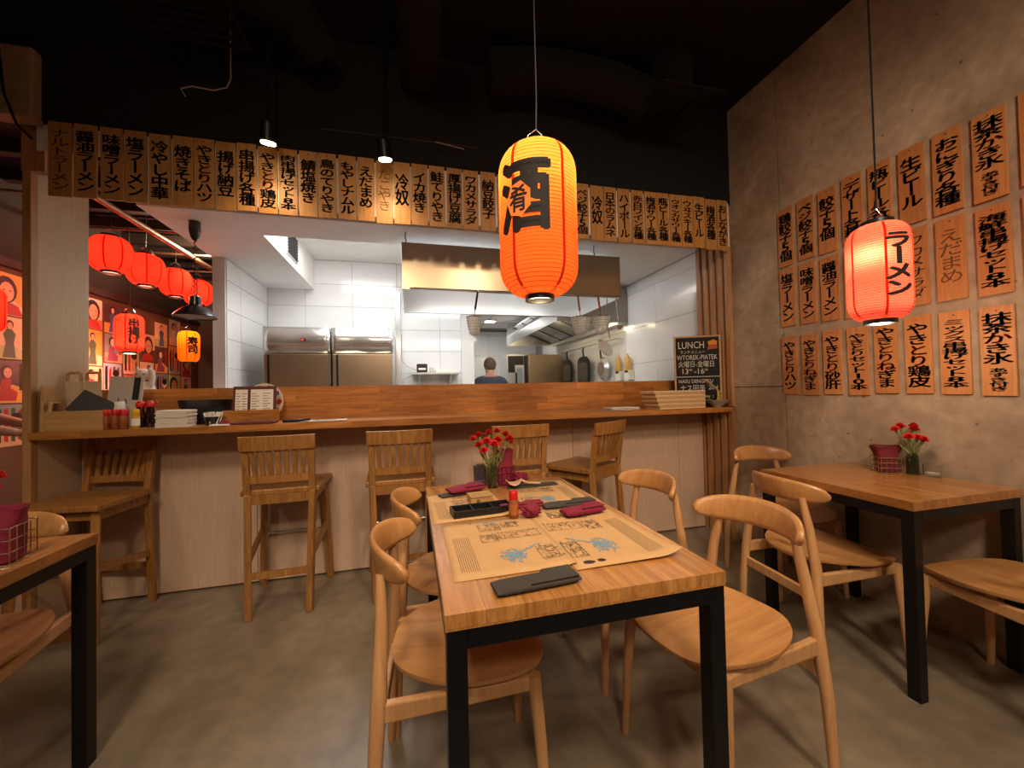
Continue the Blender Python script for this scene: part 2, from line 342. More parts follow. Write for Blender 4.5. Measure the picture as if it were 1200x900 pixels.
# ---------------- black bulkhead above the signs, white kitchen bulkhead behind
struct('wall_bulkhead', G().b2((-2.4, 2.555, 2.632), (WX, 2.615, ZC)), MATTE)
ZS = 2.40
struct('wall_kitchen_front', G().b2((-1.63, 2.90, ZS), (WX, 2.93, ZC)), WHITE)
struct('wall_passage_front', G().b2((bx0-0.03, 2.93, 2.78), (-1.632, 2.96, ZC)), WHITE)
sof = struct('ceiling_kitchen', G().b2((-1.63, 2.931, ZS), (WX, 3.27, ZS+0.04)).b2((-1.63, 3.27, ZS), (-1.05, 4.88, ZS+0.04)).b2((-0.07, 3.27, ZS), (WX, 4.88, ZS+0.04))
             .b2((-1.09, 3.27, ZS+0.04), (-1.05, 4.88, 2.79)).b2((-0.07, 3.27, ZS+0.04), (-0.03, 4.88, 2.79)).b2((-1.09, 3.23, ZS+0.04), (-0.03, 3.27, 2.79)).b2((-1.09, 3.23, 2.75), (-0.03, 4.88, 2.79)), WHITE)
struct('floor_kitchen_bounce', G().b2((-1.53, 3.0, 0.0), (WX, 7.6, 0.006)), plain('pale_bounce_floor', 'b9b4aa', 0.5, var=0.05))  # unseen pale layer added to bounce light onto the kitchen ceiling
# tiled walls: every tile is a child of its wall
def tiles(wall, axis, fixed, u0, u1, z0, z1, tw, th, uoff, zoff, face):
    cache = {}
    us = [u0]+[u for u in [uoff+k*tw for k in range(-12, 13)] if u0+0.03 < u < u1-0.03]+[u1]
    zs = [z0]+[z for z in [zoff+k*th for k in range(-12, 13)] if z0+0.03 < z < z1-0.03]+[z1]
    for a, b in zip(us, us[1:]):
        for c, d in zip(zs, zs[1:]):
            key = (round(b-a, 3), round(d-c, 3))
            if key not in cache:
                g = G(); w, h = b-a-0.004, d-c-0.004
                g.b2((-w/2, -0.004, -h/2), (w/2, 0.004, h/2)) if axis == 'y' else g.b2((-0.004, -w/2, -h/2), (0.004, w/2, h/2))
                cache[key] = mesh('tile', g, TILE)
            p = ((a+b)/2, fixed, (c+d)/2) if axis == 'y' else (fixed, (a+b)/2, (c+d)/2)
            put('tile', cache[key], wall, p)
wkl = struct('wall_kitchen_left', G().b2((-1.63, 3.86, 0), (-1.538, 4.95, ZS)), WHITE); tiles(wkl, 'x', -1.533, 3.875, 4.86, 0.9, ZS-0.002, 0.58, 0.255, 4.16, 2.215, 1)
wkb = struct('wall_kitchen_back', G().b2((-1.63, 4.866, 0), (0.60, 4.95, 2.79)), GROUT); tiles(wkb, 'y', 4.861, -1.528, 0.60, 0.93, 2.745, 0.497, 0.257, -0.65, 2.215, 1)
wkr = [o for o in COL.objects if o.name == 'wall_kitchen_right'][0]; tiles(wkr, 'x', WX+0.008, 2.95, 7.2, 0.8, ZS-0.002, 0.60, 0.40, 3.57, 1.88, 1)
struct('trim_4', G().b2((-0.175, 4.82, 0), (-0.115, 4.856, 2.40)), plain('steel_edge_trim', 'd8dadb', 0.25, 0.6))
# passage behind the kitchen
struct('wall_passage_side', G().b2((0.602, 4.866, 0), (0.76, 5.02, 2.40)), WHITE)
wp = struct('wall_passage_back', G().b2((-0.5, 7.6, 0), (WX, 7.7, 2.6)), GROUT); tiles(wp, 'y', 7.595, 0.0, WX, 0.9, 2.38, 0.62, 0.40, 0.24, 1.5, 1)
struct('wall_passage_left', G().b2((0.28, 5.021, 0), (0.36, 7.6, 2.6)), WHITE)
cp = struct('ceiling_passage', G().b2((0.28, 4.881, 2.415), (WX, 7.6, 2.45)), GROUT)
me = mesh('ceiling_panel', G().b2((-0.293, -0.293, -0.006), (0.293, 0.293, 0.006)), WHITE)
for i in range(4):
    for j in range(4): put('ceiling_panel', me, cp, (0.36+i*0.6, 5.2+j*0.6, 2.408))
PANELM = lamp_face('light_panel_face', 'f4f8ff', 6.0)
nm = ['hidden light panel added in raised kitchen ceiling recess', 'hidden light panel added in kitchen ceiling behind the steel hood', 'hidden light panel added in kitchen ceiling between the two hoods', 'small downlight in the panelled ceiling of the back passage']
for (x, y, z, sx, sy, e), lb in zip(KITCHEN_PANELS, nm):
    p = thing('light_panel', lb, 'ceiling light', (x, y, z)); obj('frame', G().b2((-sx/2-0.02, -sy/2-0.02, -0.005), (sx/2+0.02, sy/2+0.02, 0.012)), WHITE, p); obj('diffuser', G().b2((-sx/2, -sy/2, -0.008), (sx/2, sy/2, -0.0055)), PANELM, p)
vt = thing('air_vent', 'small dark grille set in the white kitchen ceiling recess', 'vent', (-1.045, 3.98, 2.58)); obj('frame', G().b2((0, -0.17, -0.12), (0.006, 0.17, 0.12)), STEEL, vt)
me = mesh('louvre', G().box((0.009, 0, 0), (0.006, 0.30, 0.018), ry=0.5), BLACK)
for k in range(8): put('louvre', me, vt, (0, 0, -0.095+k*0.027))
# ---------------- ceiling fittings of the dining room
def spot_lamp(p, t, lb):
    s = thing('spot_lamp', lb, 'lamp', p); d = (Vector(t)-Vector(p)).normalized()
    obj('housing', G().tube([-d*0.005, -d*0.02, -d*0.10], [0.042, 0.042, 0.036], 16), BLACK, s, smooth=40)
    obj('lens', G().tube([d*0.001, -d*0.004], [0.036, 0.036], 16), lamp_face('spot_lens', 'ffe2b0', 30.0) if 'spot_lens' not in MATS else MATS['spot_lens'], s)
    obj('stem', G().tube([-d*0.06, -d*0.06+Vector((0, 0, 0.05)), Vector((-d.x*0.06, -d.y*0.06, ZC-p[2]))], 0.007), BLACK, s)
SL = ['lit spotlight in front of the menu boards, nearer the left end', 'lit spotlight in front of the menu boards, nearer the big orange lantern', 'unseen ceiling spotlight added behind the camera on the left', 'unseen ceiling spotlight added behind the camera on the right',
      'unseen ceiling spotlight added over the near end of the long table', 'unseen ceiling spotlight added over the left table', 'unseen ceiling spotlight added far behind the camera']
for (p, t, e, a), lb in zip(ROOM_SPOTS, SL):
    p2 = Vector(p)-(Vector(t)-Vector(p)).normalized()*0.012; spot_lamp(tuple(p2), t, lb)
def diffuser(x, y, z, s, tx, ty, lb):
    d = thing('ceiling_diffuser', lb, 'air vent', (x, y, z))
    for k in range(5):
        a = s/2*(1-k*0.17); g = G(); zz = k*0.008
        for q, w in (((-a, -a), (a, -a+0.02)), ((-a, a-0.02), (a, a)), ((-a, -a+0.02), (-a+0.02, a-0.02)), ((a-0.02, -a+0.02), (a, a-0.02))): g.b2((q[0], q[1], zz), (w[0], w[1], zz+0.012))
        obj('vane_ring', g, CEILM, d)
    obj('neck', G().lathe([(s*0.3, 0.045), (s*0.3, ZC-z)], 16), CEILM, d)
diffuser(-1.05, 2.1, 3.05, 0.5, 0, 0, 'black square ceiling air diffuser above left end of bar')
diffuser(1.72, 2.25, 3.05, 0.45, 0, 0, 'black square ceiling air diffuser above right end of bar')
def duct(pts, r, lb):
    g = G(); P = [Vector(p) for p in pts]; Q = []; R = []
    for a, b in zip(P, P[1:]):
        n = max(2, int((b-a).length/0.03))
        for i in range(n): Q.append(a.lerp(b, i/n)); R.append(r+0.006*(i % 2))
    tag(obj('air_duct', g.tube(Q, R, 20), CEILM, smooth=30), lb, 'duct')
duct([(0.07, 0.6, 3.18), (0.07, 2.5, 3.18)], 0.11, 'black ribbed air duct running along ceiling toward the bar')
duct([(0.5, 2.38, 3.2), (0.75, 2.36, 3.24), (1.0, 2.34, 3.25), (1.3, 2.32, 3.22), (1.6, 2.30, 3.13)], 0.12, 'black ribbed air duct curving to the right-hand diffuser')
duct([(-1.05, 2.1, 3.24), (-0.8, 2.15, 3.25), (-0.55, 2.25, 3.2), (-0.45, 2.4, 3.12)], 0.10, 'black ribbed air duct curving from the left-hand diffuser')
CABLE = plain('grey_cable', 'a89a8c', 0.6)
tag(obj('loose_cable', G().tube([(-1.13, 2.4, 2.79), (-1.15, 2.4, 2.83), (-1.10, 2.4, 2.85), (-1.0, 2.4, 2.845), (-0.94, 2.4, 2.87), (-0.92, 2.4, 2.92), (-0.92, 2.4, ZC)], 0.0035, 6), CABLE, smooth=60), 'loose pale cable dangling from dark ceiling above the bar', 'cable')
tag(obj('conduit_pipe', G().tube([(-0.5, 2.5505, 2.81), (0.35, 2.5505, 2.82), (0.45, 2.5505, 2.815)], 0.004, 6), plain('dark_conduit', '3a332d', 0.5)), 'thin conduit on the black bulkhead above the menu boards', 'pipe')
tag(obj('metal_rod', G().tube([(0.17, 2.47, 2.77), (0.36, 2.553, 2.80)], 0.003, 6), CABLE), 'short thin metal rod sticking out above the menu boards', 'rod')
cb = thing('concrete_beam', 'grey concrete beam end above the left cheek of the bar', 'beam', (-1.98, 2.48, 2.65))
obj('beam_end', G().b2((-0.35, 0, 0), (0.155, 0.06, 0.34)), CONC, cb, bev=0.01); obj('ledge', G().b2((-0.35, -0.02, -0.03), (0.155, 0.06, -0.001)), CONC, cb)
tag(obj('hanging_cable', G().tube([(-1.90, 2.40, 3.37), (-1.91, 2.41, 3.0), (-1.89, 2.42, 2.7), (-1.84, 2.42, 2.55), (-1.80, 2.45, 2.50)], 0.006, 6), BLACK, smooth=60), 'dark cable hanging in front of the concrete beam end', 'cable')
# ================================================================ menu boards
NAIL = mesh('nail', G().lathe([(0.003, 0), (0.003, 0.003), (0.001, 0.004)], 8), plain('nail_head', '8a4a20', 0.4, 0.5))
BOARD = {}
def ink_mesh(col, mat):
    g = G(); g.add([(x, 0, y) for x, y in col[0]], col[1]); return mesh('lettering', g, mat)
def sign(name, txt, red, label, loc, rz, w, h, wood_, group, ink=None, bold=0.03, cw=0.62, small_from=None, tilt=0.0):
    """board hangs from loc (top middle of its front face), front toward local -y"""
    key = (w, h, wood_.name)
    if key not in BOARD: BOARD[key] = mesh('menu_board', G().b2((-w/2, 0, -h), (w/2, 0.008, 0)), wood_)
    o = put(name, BOARD[key], None, loc, (0, tilt, rz)); tag(o, label, 'menu sign', group)
    put('nail', NAIL, o, (0, 0, -0.018), (pi/2, 0, 0))
    if txt:
        if small_from: cols = [(txt[:small_from], w*cw, h*0.57, -h*0.075, {i for i in red if i < small_from}), (txt[small_from:], w*cw*0.66, h*0.26, -h*0.69, set())]
        else: cols = [(txt, w*cw, h*(0.82 if len(txt) > 4 else 0.66 if len(txt) > 2 else 0.5), -h*(0.10 if len(txt) > 4 else 0.14 if len(txt) > 2 else 0.2), red)]
        for t, tw, th, top, rd in cols:
            a, b = column_text(t, tw, th, top, bold, rd)
            if a[0]: put('lettering', ink_mesh(a, ink or INK), o, (0, -0.0012, 0))
            if b[0]: put('lettering', ink_mesh(b, INKR), o, (0, -0.0014, 0))
    return o
BAR = [(-1.757, 'ナルトラーメン', ()), (-1.647, '醤油ラーメン', ()), (-1.537, '味噌ラーメン', ()), (-1.429, '塩ラーメン', ()), (-1.318, '冷やし中華', ()), (-1.21, '焼きそば', ()), (-1.108, 'やきとりハツ', (2, 3)),
 (-1.002, '揚げ納豆', ()), (-0.898, '串揚げ各種', ()), (-0.791, 'やきとり鶏皮', (2, 3)), (-0.684, '肉串揚げセット8本', ()), (-0.574, '鯖塩焼き', ()), (-0.471, '鳥のてりやき', ()), (-0.358, 'もやしナムル', ()), (-0.251, 'えだまめ', ()),
 (-0.143, 'たこやき', ()), (-0.038, '冷奴', ()), (0.071, 'イカ焼き', ()), (0.178, '鮭てりやき', ()), (0.292, '厚揚げ豆腐', ()), (0.398, 'ワカメサラダ', ()), (0.513, '納豆餃子', ()), (0.624, '鶏餃子5個', ()),
 (0.737, '', ()), (0.85, '', ()), (0.963, '', ()), (1.076, '', ()), (1.189, 'ベジ餃子5個', ()), (1.301, '冷奴', ()), (1.406, '日本のラムネ', ()), (1.516, 'ハイボール', ()), (1.626, '赤白ワイン各種', (0,)),
 (1.736, '梅酒サワー各種', ()), (1.842, '瓶ビール各種', ()), (1.95, 'ウオッカサワー各種', ()), (2.054, 'ウヰスキー各種', ()), (2.157, '生ビール', ()), (2.263, '梅酒各種', ()), (2.371, 'おしながき', ())]
ORD = ['first', 'second', 'third', 'fourth', 'fifth', 'sixth', 'seventh', 'eighth', 'ninth', 'tenth', 'eleventh', 'twelfth', 'thirteenth', 'fourteenth', 'fifteenth', 'sixteenth', 'seventeenth', 'eighteenth', 'nineteenth', 'twentieth']
for i, (x, t, rd) in enumerate(BAR):
    n = len(BAR)
    if t: where = ORD[i]+' from the left' if i < 20 else ORD[n-1-i]+' from the right'; lb = f'wooden menu board lettered {t} above the bar, {where}'
    else: lb = 'plain wooden menu board above the bar hidden behind the big orange lantern, '+ORD[i-23]+' of four'
    if t and i == n-1: lb = 'wooden board lettered おしながき at right end of the row above bar'
    r = random.Random(i); faded = t in ('たこやき', 'ナルトラーメン')
    sign('menu_sign', t, set(rd), lb, (x, 2.538+r.uniform(0, 0.005), 2.655+r.uniform(-0.004, 0.004)), 0, 0.0985, 0.391, SIGNW, 'menu boards above the bar', INKB if t == 'たこやき' else None, 0.0 if faded else 0.024, 0.72, None, r.uniform(-0.008, 0.008))
ROWS = [[('鶏餃子5個', ()), ('ベジ餃子5個', ()), ('餃子5個', ()), ('デザート各種', ()), ('瓶ビール各種', ()), ('生ビール', ()), ('おにぎり各種', ()), ('抹茶かき氷あずき付き', (2,))],
        [('塩ラーメン', ()), ('味噌ラーメン', ()), ('醤油ラーメン', ()), ('ナルトラーメン', ()), ('冷やし中華', ()), ('ワカメサラダ', ()), ('えだまめ', ()), ('海鮮串揚げセット8本', ())],
        [('やきとりハツ', (2, 3)), ('やきとりねぎま', (2, 3, 4)), ('やきとり砂肝', (2, 3)), ('やきとりセット10本', ()), ('やきとりねぎま', (2, 3, 4)), ('やきとり鶏皮', (2, 3)), ('ミックス串揚げセット8本', ()), ('抹茶かき氷あずき付き', (2,))]]
RN = ['top', 'middle', 'bottom']
for j, row in enumerate(ROWS):
    for k, (t, rd) in enumerate(row):
        r = random.Random(100+j*10+k); zt = (2.392, 1.965, 1.527)[j]-(0.002*k if j == 0 else 0)+r.uniform(-0.006, 0.006)
        if j == 1: zt -= 0.002*k-0.012
        hid = j == 1 and k in (3, 4)
        lb = f'wooden menu board lettered {t} on concrete wall, {RN[j]} row, {ORD[k]} from left'
        if hid: lb = f'wooden menu board behind the pink lantern, middle row, {ORD[k]} from left'
        fd = t in ('えだまめ', 'ワカメサラダ')
        sign('wall_menu_sign', '' if hid else t, set(rd), lb, (WX-0.0095, 2.088-k*0.1378, zt), -pi/2, 0.105, 0.387, SIGNE, 'menu boards on the concrete wall', INKB if fd and j == 1 and k == 6 else None, 0.0 if fd else 0.024, 0.74, 5 if len(t) == 10 and t.startswith('抹') else None, r.uniform(-0.01, 0.01))
# a ninth board of the top row, cut by the picture's edge
for j in range(2): sign('wall_menu_sign', '', (), f'wooden menu board at the right picture edge, {RN[j]} row on concrete wall', (WX-0.0095, 0.982, (2.385, 1.96)[j]), -pi/2, 0.105, 0.387, SIGNE, 'menu boards on the concrete wall')
# ================================================================ paper lanterns
def lantern(name, label, loc, R, H, paper, seamm, ribs, power, lc, bulb_z, text=None, tang=0.0, tw=0.1, thh=0.3, cord_to=None, shape='barrel', seams=8, rot=0.0, group=None, glow=0.0, hooks=True, text2=None, cap=0.4, bxy=(0, 0), soff=0.25, under_fill=0.0):
    t = thing(name, label, 'lantern', loc, rot, group)          # loc = bottom ring centre
    def prof(u):                                                # radius at height fraction u (0..1)
        if shape == 'barrel':
            e = 0.20
            if u < e: q = (e-u)/e; return R*(cap+(1-cap)*math.sqrt(max(0, 1-q**2.2)))
            if u > 1-e: q = (u-1+e)/e; return R*(cap+(1-cap)*math.sqrt(max(0, 1-q**2.2)))
            return R
        q = abs(2*u-1); return R*(cap+(1-cap)*math.sqrt(max(0, 1-q**2.6)))
    P = []; n = ribs*3
    for i in range(n+1):
        u = i/n; P.append((prof(u)*(1.0 if i % 3 else 0.978), u*H))
    obj('paper_shade', G().lathe(P, 40, cap=False), paper, t, smooth=80)
    g = G()
    for i in range(1, ribs): g.lathe([(prof(i/ribs)*0.976, i*H/ribs-0.0011), (prof(i/ribs)*0.976+0.0016, i*H/ribs), (prof(i/ribs)*0.976, i*H/ribs+0.0011)], 40, cap=False)
    o = obj('bamboo_ribs', g, seamm, t); o['kind'] = 'stuff'
    for k in range(seams):
        a = 2*pi*k/seams+soff; pts = [((prof(i/30)+0.0012)*cos(a), (prof(i/30)+0.0012)*sin(a), H*i/30) for i in range(31)]
        g = G(); w = 0.038*R
        g.rows([[(p[0]-sin(a)*w, p[1]+cos(a)*w, p[2]), (p[0], p[1], p[2]), (p[0]+sin(a)*w, p[1]-cos(a)*w, p[2])] for p in pts]); obj('seam', g, seamm, t, smooth=80)
    rc = R*cap*1.04
    for z0, z1, nm in ((-0.018, 0.012, 'bottom_ring'), (H-0.008, H+0.018, 'top_ring')): obj(nm, G().lathe([(rc*0.82, z0), (rc, z0), (rc, z1), (rc*0.82, z1), (rc*0.82, z0)], 28, cap=False), BLKPL, t, smooth=40)
    if hooks: obj('hanger', G().tube([(-rc*0.9, 0, H+0.012), (-rc*0.55, 0, H+0.05), (0, 0, H+0.075), (rc*0.55, 0, H+0.05), (rc*0.9, 0, H+0.012)], 0.0022, 6), CHROME, t)
    if cord_to: obj('cord', G().tube([(0, 0, H+0.074), (0.004, 0, H+0.2), (0, 0, cord_to-loc[2])], 0.0035, 6), BLACK, t)
    if power:
        b = obj('bulb', G().ell((bxy[0], bxy[1], bulb_z*H), (0.014, 0.014, 0.018), 10, 8), lamp_face('bulb_glass_%d' % int(power*10), 'ffe0a8', 1.0), t, smooth=80)
        l = light('POINT', (bxy[0], bxy[1], bulb_z*H), power, lc, 0.03); l.parent = t; b.visible_shadow = True
    if under_fill:
        l = light('POINT', (0, 0, -0.035), under_fill, lc, 0.04); l.parent = t     # fill lamp added below, beyond what the open bottom lets out
    for T in (text, text2):
        if not T: continue
        txt, w, h, zc, bold, ang, lift, mat, bgm = T; g = G()
        def wrap(vs, fs, extra):
            bm = bmesh.new(); vv = [bm.verts.new((x, y, 0)) for x, y in vs]
            for f in fs:
                try: bm.faces.new([vv[i] for i in f])
                except ValueError: pass
            for _ in range(3):
                E_ = [e for e in bm.edges if e.calc_length() > 0.016]
                if not E_: break
                bmesh.ops.subdivide_edges(bm, edges=E_, cuts=1, use_grid_fill=False)
            bmesh.ops.triangulate(bm, faces=bm.faces[:])
            o_ = []; bm.verts.index_update()
            for v in bm.verts:
                z = zc*H+v.co.y; r = prof(min(max(z/H, 0), 1))+lift+extra; a = ang+v.co.x/R
                o_.append((r*cos(a), r*sin(a), z))
            fs2 = [tuple(v.index for v in f.verts) for f in bm.faces]; bm.free(); return o_, fs2
        if bgm:
            k = 14; pv = [(w*0.74*q*cos(2*pi*i/k)*(1+0.12*(i % 2)), h*0.66*q*sin(2*pi*i/k)*(1+0.12*(i % 2))) for q in (0.04, 0.35, 0.7, 1.0) for i in range(k)]; g0 = G().add(*wrap(pv, [tuple(range(k))]+[(r_*k+i, r_*k+(i+1) % k, (r_+1)*k+(i+1) % k, (r_+1)*k+i) for r_ in range(3) for i in range(k)], -0.0008)); obj('lettering_ground', g0, bgm, t)
        a, b = column_text(txt, w, h, h/2, bold)
        g.add(*wrap(a[0], a[1], 0.0)); obj('lettering', g, mat, t)
    return t
P_ORANGE = paper_shade('lantern_paper_orange', 'ff8a3c', 0.10); P_PINK = paper_shade('lantern_paper_pink', 'ff7a5e', 0.12); P_RED = paper_shade('lantern_paper_red', 'ff4a30', 0.22); P_AMBER = paper_shade('lantern_paper_amber', 'ff9a20', 0.25)
SEAMR = paper_shade('lantern_seam_red', 'd23a14', 0.03); SEAMD = paper_shade('lantern_seam_dark_red', 'a81408', 0.05); BROWNINK = plain('lantern_brush_ink', '1c100a', 0.8)
GROUND = paper_shade('lantern_ground_orange', 'ff8038', 0.8)  # own glow replaces bulb light blocked by the ink beneath
BA = -pi/2-0.32-0.3
lantern('paper_lantern', 'big lit orange barrel lantern lettered 酒肴 above the long table', (0.462, 1.37, 1.548), 0.143, 0.545, P_ORANGE, SEAMR, 42, 5.0, (1.0, 0.78, 0.42), 0.84,
        text=('酒', 0.160, 0.33, 0.57, 0.038, -2.24, 0.0015, BROWNINK, None), cord_to=ZC, cap=0.36, text2=('肴', 0.058, 0.085, 0.55, 0.022, -2.36, 0.0045, BROWNINK, GROUND), seams=5, soff=-1.25, under_fill=3.0)
BB = atan2(-1.27, -2.0)+0.62
lantern('paper_lantern', 'lit pink barrel lantern lettered ラーメン over the small table by concrete wall', (1.945, 1.235, 1.470), 0.108, 0.405, P_PINK, SEAMR, 40, 2.3, (1.0, 0.78, 0.55), 0.66,
        text=('ラーメン', 0.088, 0.26, 0.52, 0.04, BB, 0.0015, BROWNINK, None), cord_to=ZC, cap=0.5, bxy=(-0.062, -0.022), seams=6, soff=-2.35, under_fill=7.0)
FL = ['nearest', 'second', 'third', 'farthest']
for k, (x, y, z) in enumerate([(-2.37, 3.91, 2.39), (-2.36, 4.33, 2.39), (-2.37, 4.83, 2.41), (-2.36, 5.25, 2.41)]):
    lantern('round_lantern', f'round red lantern in the left room, {FL[k]} of the row of four', (x, y, z-0.14), 0.142, 0.28, P_RED, SEAMD, 24, 1.6, (1.0, 0.45, 0.28), 0.5, cord_to=2.998, shape='round', cap=0.42, rot=k*0.3, group='round red lanterns in the left room')
for x, y in ((-2.37, 3.91), (-2.36, 4.33), (-2.37, 4.83)): light('POINT', (x, y, 2.20), 7.0, (1.0, 0.27, 0.17), 0.06)      # red fill lamps added under the row to tint the kitchen ceiling
lantern('tall_lantern', 'red barrel lantern lettered 串揚げ before the poster wall', (-2.635, 4.59, 1.66), 0.110, 0.36, P_RED, SEAMD, 26, 1.4, (1.0, 0.5, 0.3), 0.72, text=('串揚げ', 0.075, 0.24, 0.53, 0.04, -0.75, 0.0015, BROWNINK, None), cord_to=2.998, cap=0.5); light('POINT', (-2.635, 4.59, 1.62), 26, (1.0, 0.30, 0.20), 0.05)  # the point light is an added red fill for the kitchen ceiling
lantern('tall_lantern', 'amber barrel lantern lettered 寿司 at the far end of the left room', (-2.67, 5.71, 1.65), 0.110, 0.38, P_AMBER, SEAMR, 26, 2.2, (1.0, 0.66, 0.25), 0.85, text=('寿司', 0.10, 0.20, 0.52, 0.04, -0.75, 0.0015, BROWNINK, None), cord_to=2.998, cap=0.55)
lantern('tall_lantern', 'red barrel lantern cut off by the left picture edge', (-2.72, 3.30, 1.66), 0.13, 0.30, P_RED, SEAMD, 26, 2.0, (1.0, 0.5, 0.3), 0.6, cord_to=2.998, cap=0.5)
# ================================================================ dining chairs
def make_chair(name, label, loc, rz):
    t = thing(name, label, 'chair', loc, rz, 'beech dining chairs')
    # seat: dished ply shell, broad front, rounder back
    N = 48; out = []
    for i in range(N):
        a = 2*pi*i/N; c, s_ = cos(a), sin(a); e = 0.72
        x = math.copysign(abs(c)**e, c)*0.221; y = math.copysign(abs(s_)**(e if s_ > 0 else 0.9), s_)*0.222
        x *= 1.0-0.16*max(0, -y/0.222)**1.5; out.append((x, y))
    def zz(x, y): return 0.447+0.055*(x/0.23)**2*(0.35+0.4*(y < 0)*abs(y)/0.22)-0.012*max(0, y-0.14)/0.08+0.010*(abs(y)/0.22)**3*(y < 0)
    g = G(); R = []
    for k in (0.03, 0.35, 0.65, 0.9, 0.985, 1.0): R.append([(x*k, y*k, zz(x*k, y*k)) for x, y in out])
    R.append([(x, y, zz(x, y)-0.007) for x, y in out])
    for k in (0.985, 0.9, 0.5, 0.03): R.append([(x*k, y*k, zz(x*k, y*k)-0.014) for x, y in out])
    g.rows([list(reversed(r)) for r in R], closed=True); obj('seat', g, CHAIRW, t, smooth=50)
    # backrest: bent crescent, deepest in the middle
    g = G(); R = []; n = 28
    for i in range(n+1):
        u = -1+2*i/n; a = u*1.13; rr = 0.212
        cx, cy = rr*1.0*sin(a), -0.085-rr*cos(a)*0.86; hgt = 0.038*math.sqrt(max(0.0, 1-abs(u)**2.6))+0.010; th = 0.0095+0.002*abs(u)
        nx, ny = sin(a), -cos(a)*1.0; lean = 0.16; row = []
        for j in range(12):
            b = 2*pi*j/12; p = math.copysign(abs(cos(b))**0.7, cos(b))*th; q = math.copysign(abs(sin(b))**0.7, sin(b))*hgt
            row.append((cx+nx*(p+q*lean), cy+ny*(p+q*lean), 0.738+0.012*cos(a)-(0.008*abs(u)**2)+q))
        R.append(row)
    g.rows(R, closed=True); obj('backrest', g, CHAIRW, t, smooth=60)
    for s_ in (-1, 1):
        obj('leg', G().tube([(s_*0.215, -0.255, 0), (s_*0.205, -0.248, 0.25), (s_*0.188, -0.236, 0.45), (s_*0.160, -0.232, 0.60), (s_*0.132, -0.236, 0.722)], [0.0135, 0.018, 0.020, 0.017, 0.0135], 12), CHAIRL, t, smooth=50)
        obj('leg', G().tube([(s_*0.200, 0.190, 0), (s_*0.190, 0.178, 0.25), (s_*0.180, 0.165, 0.430)], [0.012, 0.0165, 0.0185], 12), CHAIRL, t, smooth=50)
        obj('side_rail', G().beam((s_*0.187, -0.235, 0.402), (s_*0.178, 0.165, 0.412), 0.022, 0.050, h2=0.036), CHAIRL, t, bev=0.005)
    obj('front_rail', G().beam((-0.178, 0.165, 0.408), (0.178, 0.165, 0.408), 0.020, 0.042), CHAIRL, t, bev=0.004)
    obj('back_rail', G().beam((-0.196, -0.240, 0.33), (0.196, -0.240, 0.33), 0.018, 0.042), CHAIRL, t, bev=0.004)
    return t
F_R, F_L, F_N = -pi/2, pi/2, pi      # facing +x, -x, toward the camera
c0 = make_chair('dining_chair', 'nearest beech chair at the left side of the long table', (0.155, 1.228, 0), F_R-0.06)
for lb, p, rz in (('beech chair on left side of long table, farther one nearer the bar', (0.19, 1.675, 0), F_R-0.02),
    ('large beech chair in the foreground at right side of the long table', (0.926, 1.10, 0), F_L+0.18), ('beech chair on right side of long table, farther one nearer the bar', (0.89, 1.655, 0), F_L+0.09),
    ('beech chair at the left side of the small table by the concrete wall', (1.835, 1.43, 0), F_R-0.09), ('beech chair between small wall table and the bar', (2.19, 1.93, 0), F_N-0.16),
    ('beech chair at the near side of the small table, cut by right edge', (2.16, 0.965, 0), -0.04), ('beech chair behind the left table, cut by the left edge', (-1.37, 1.575, 0), F_N+0.2)):
    copy_thing(c0, lb, p, rz)
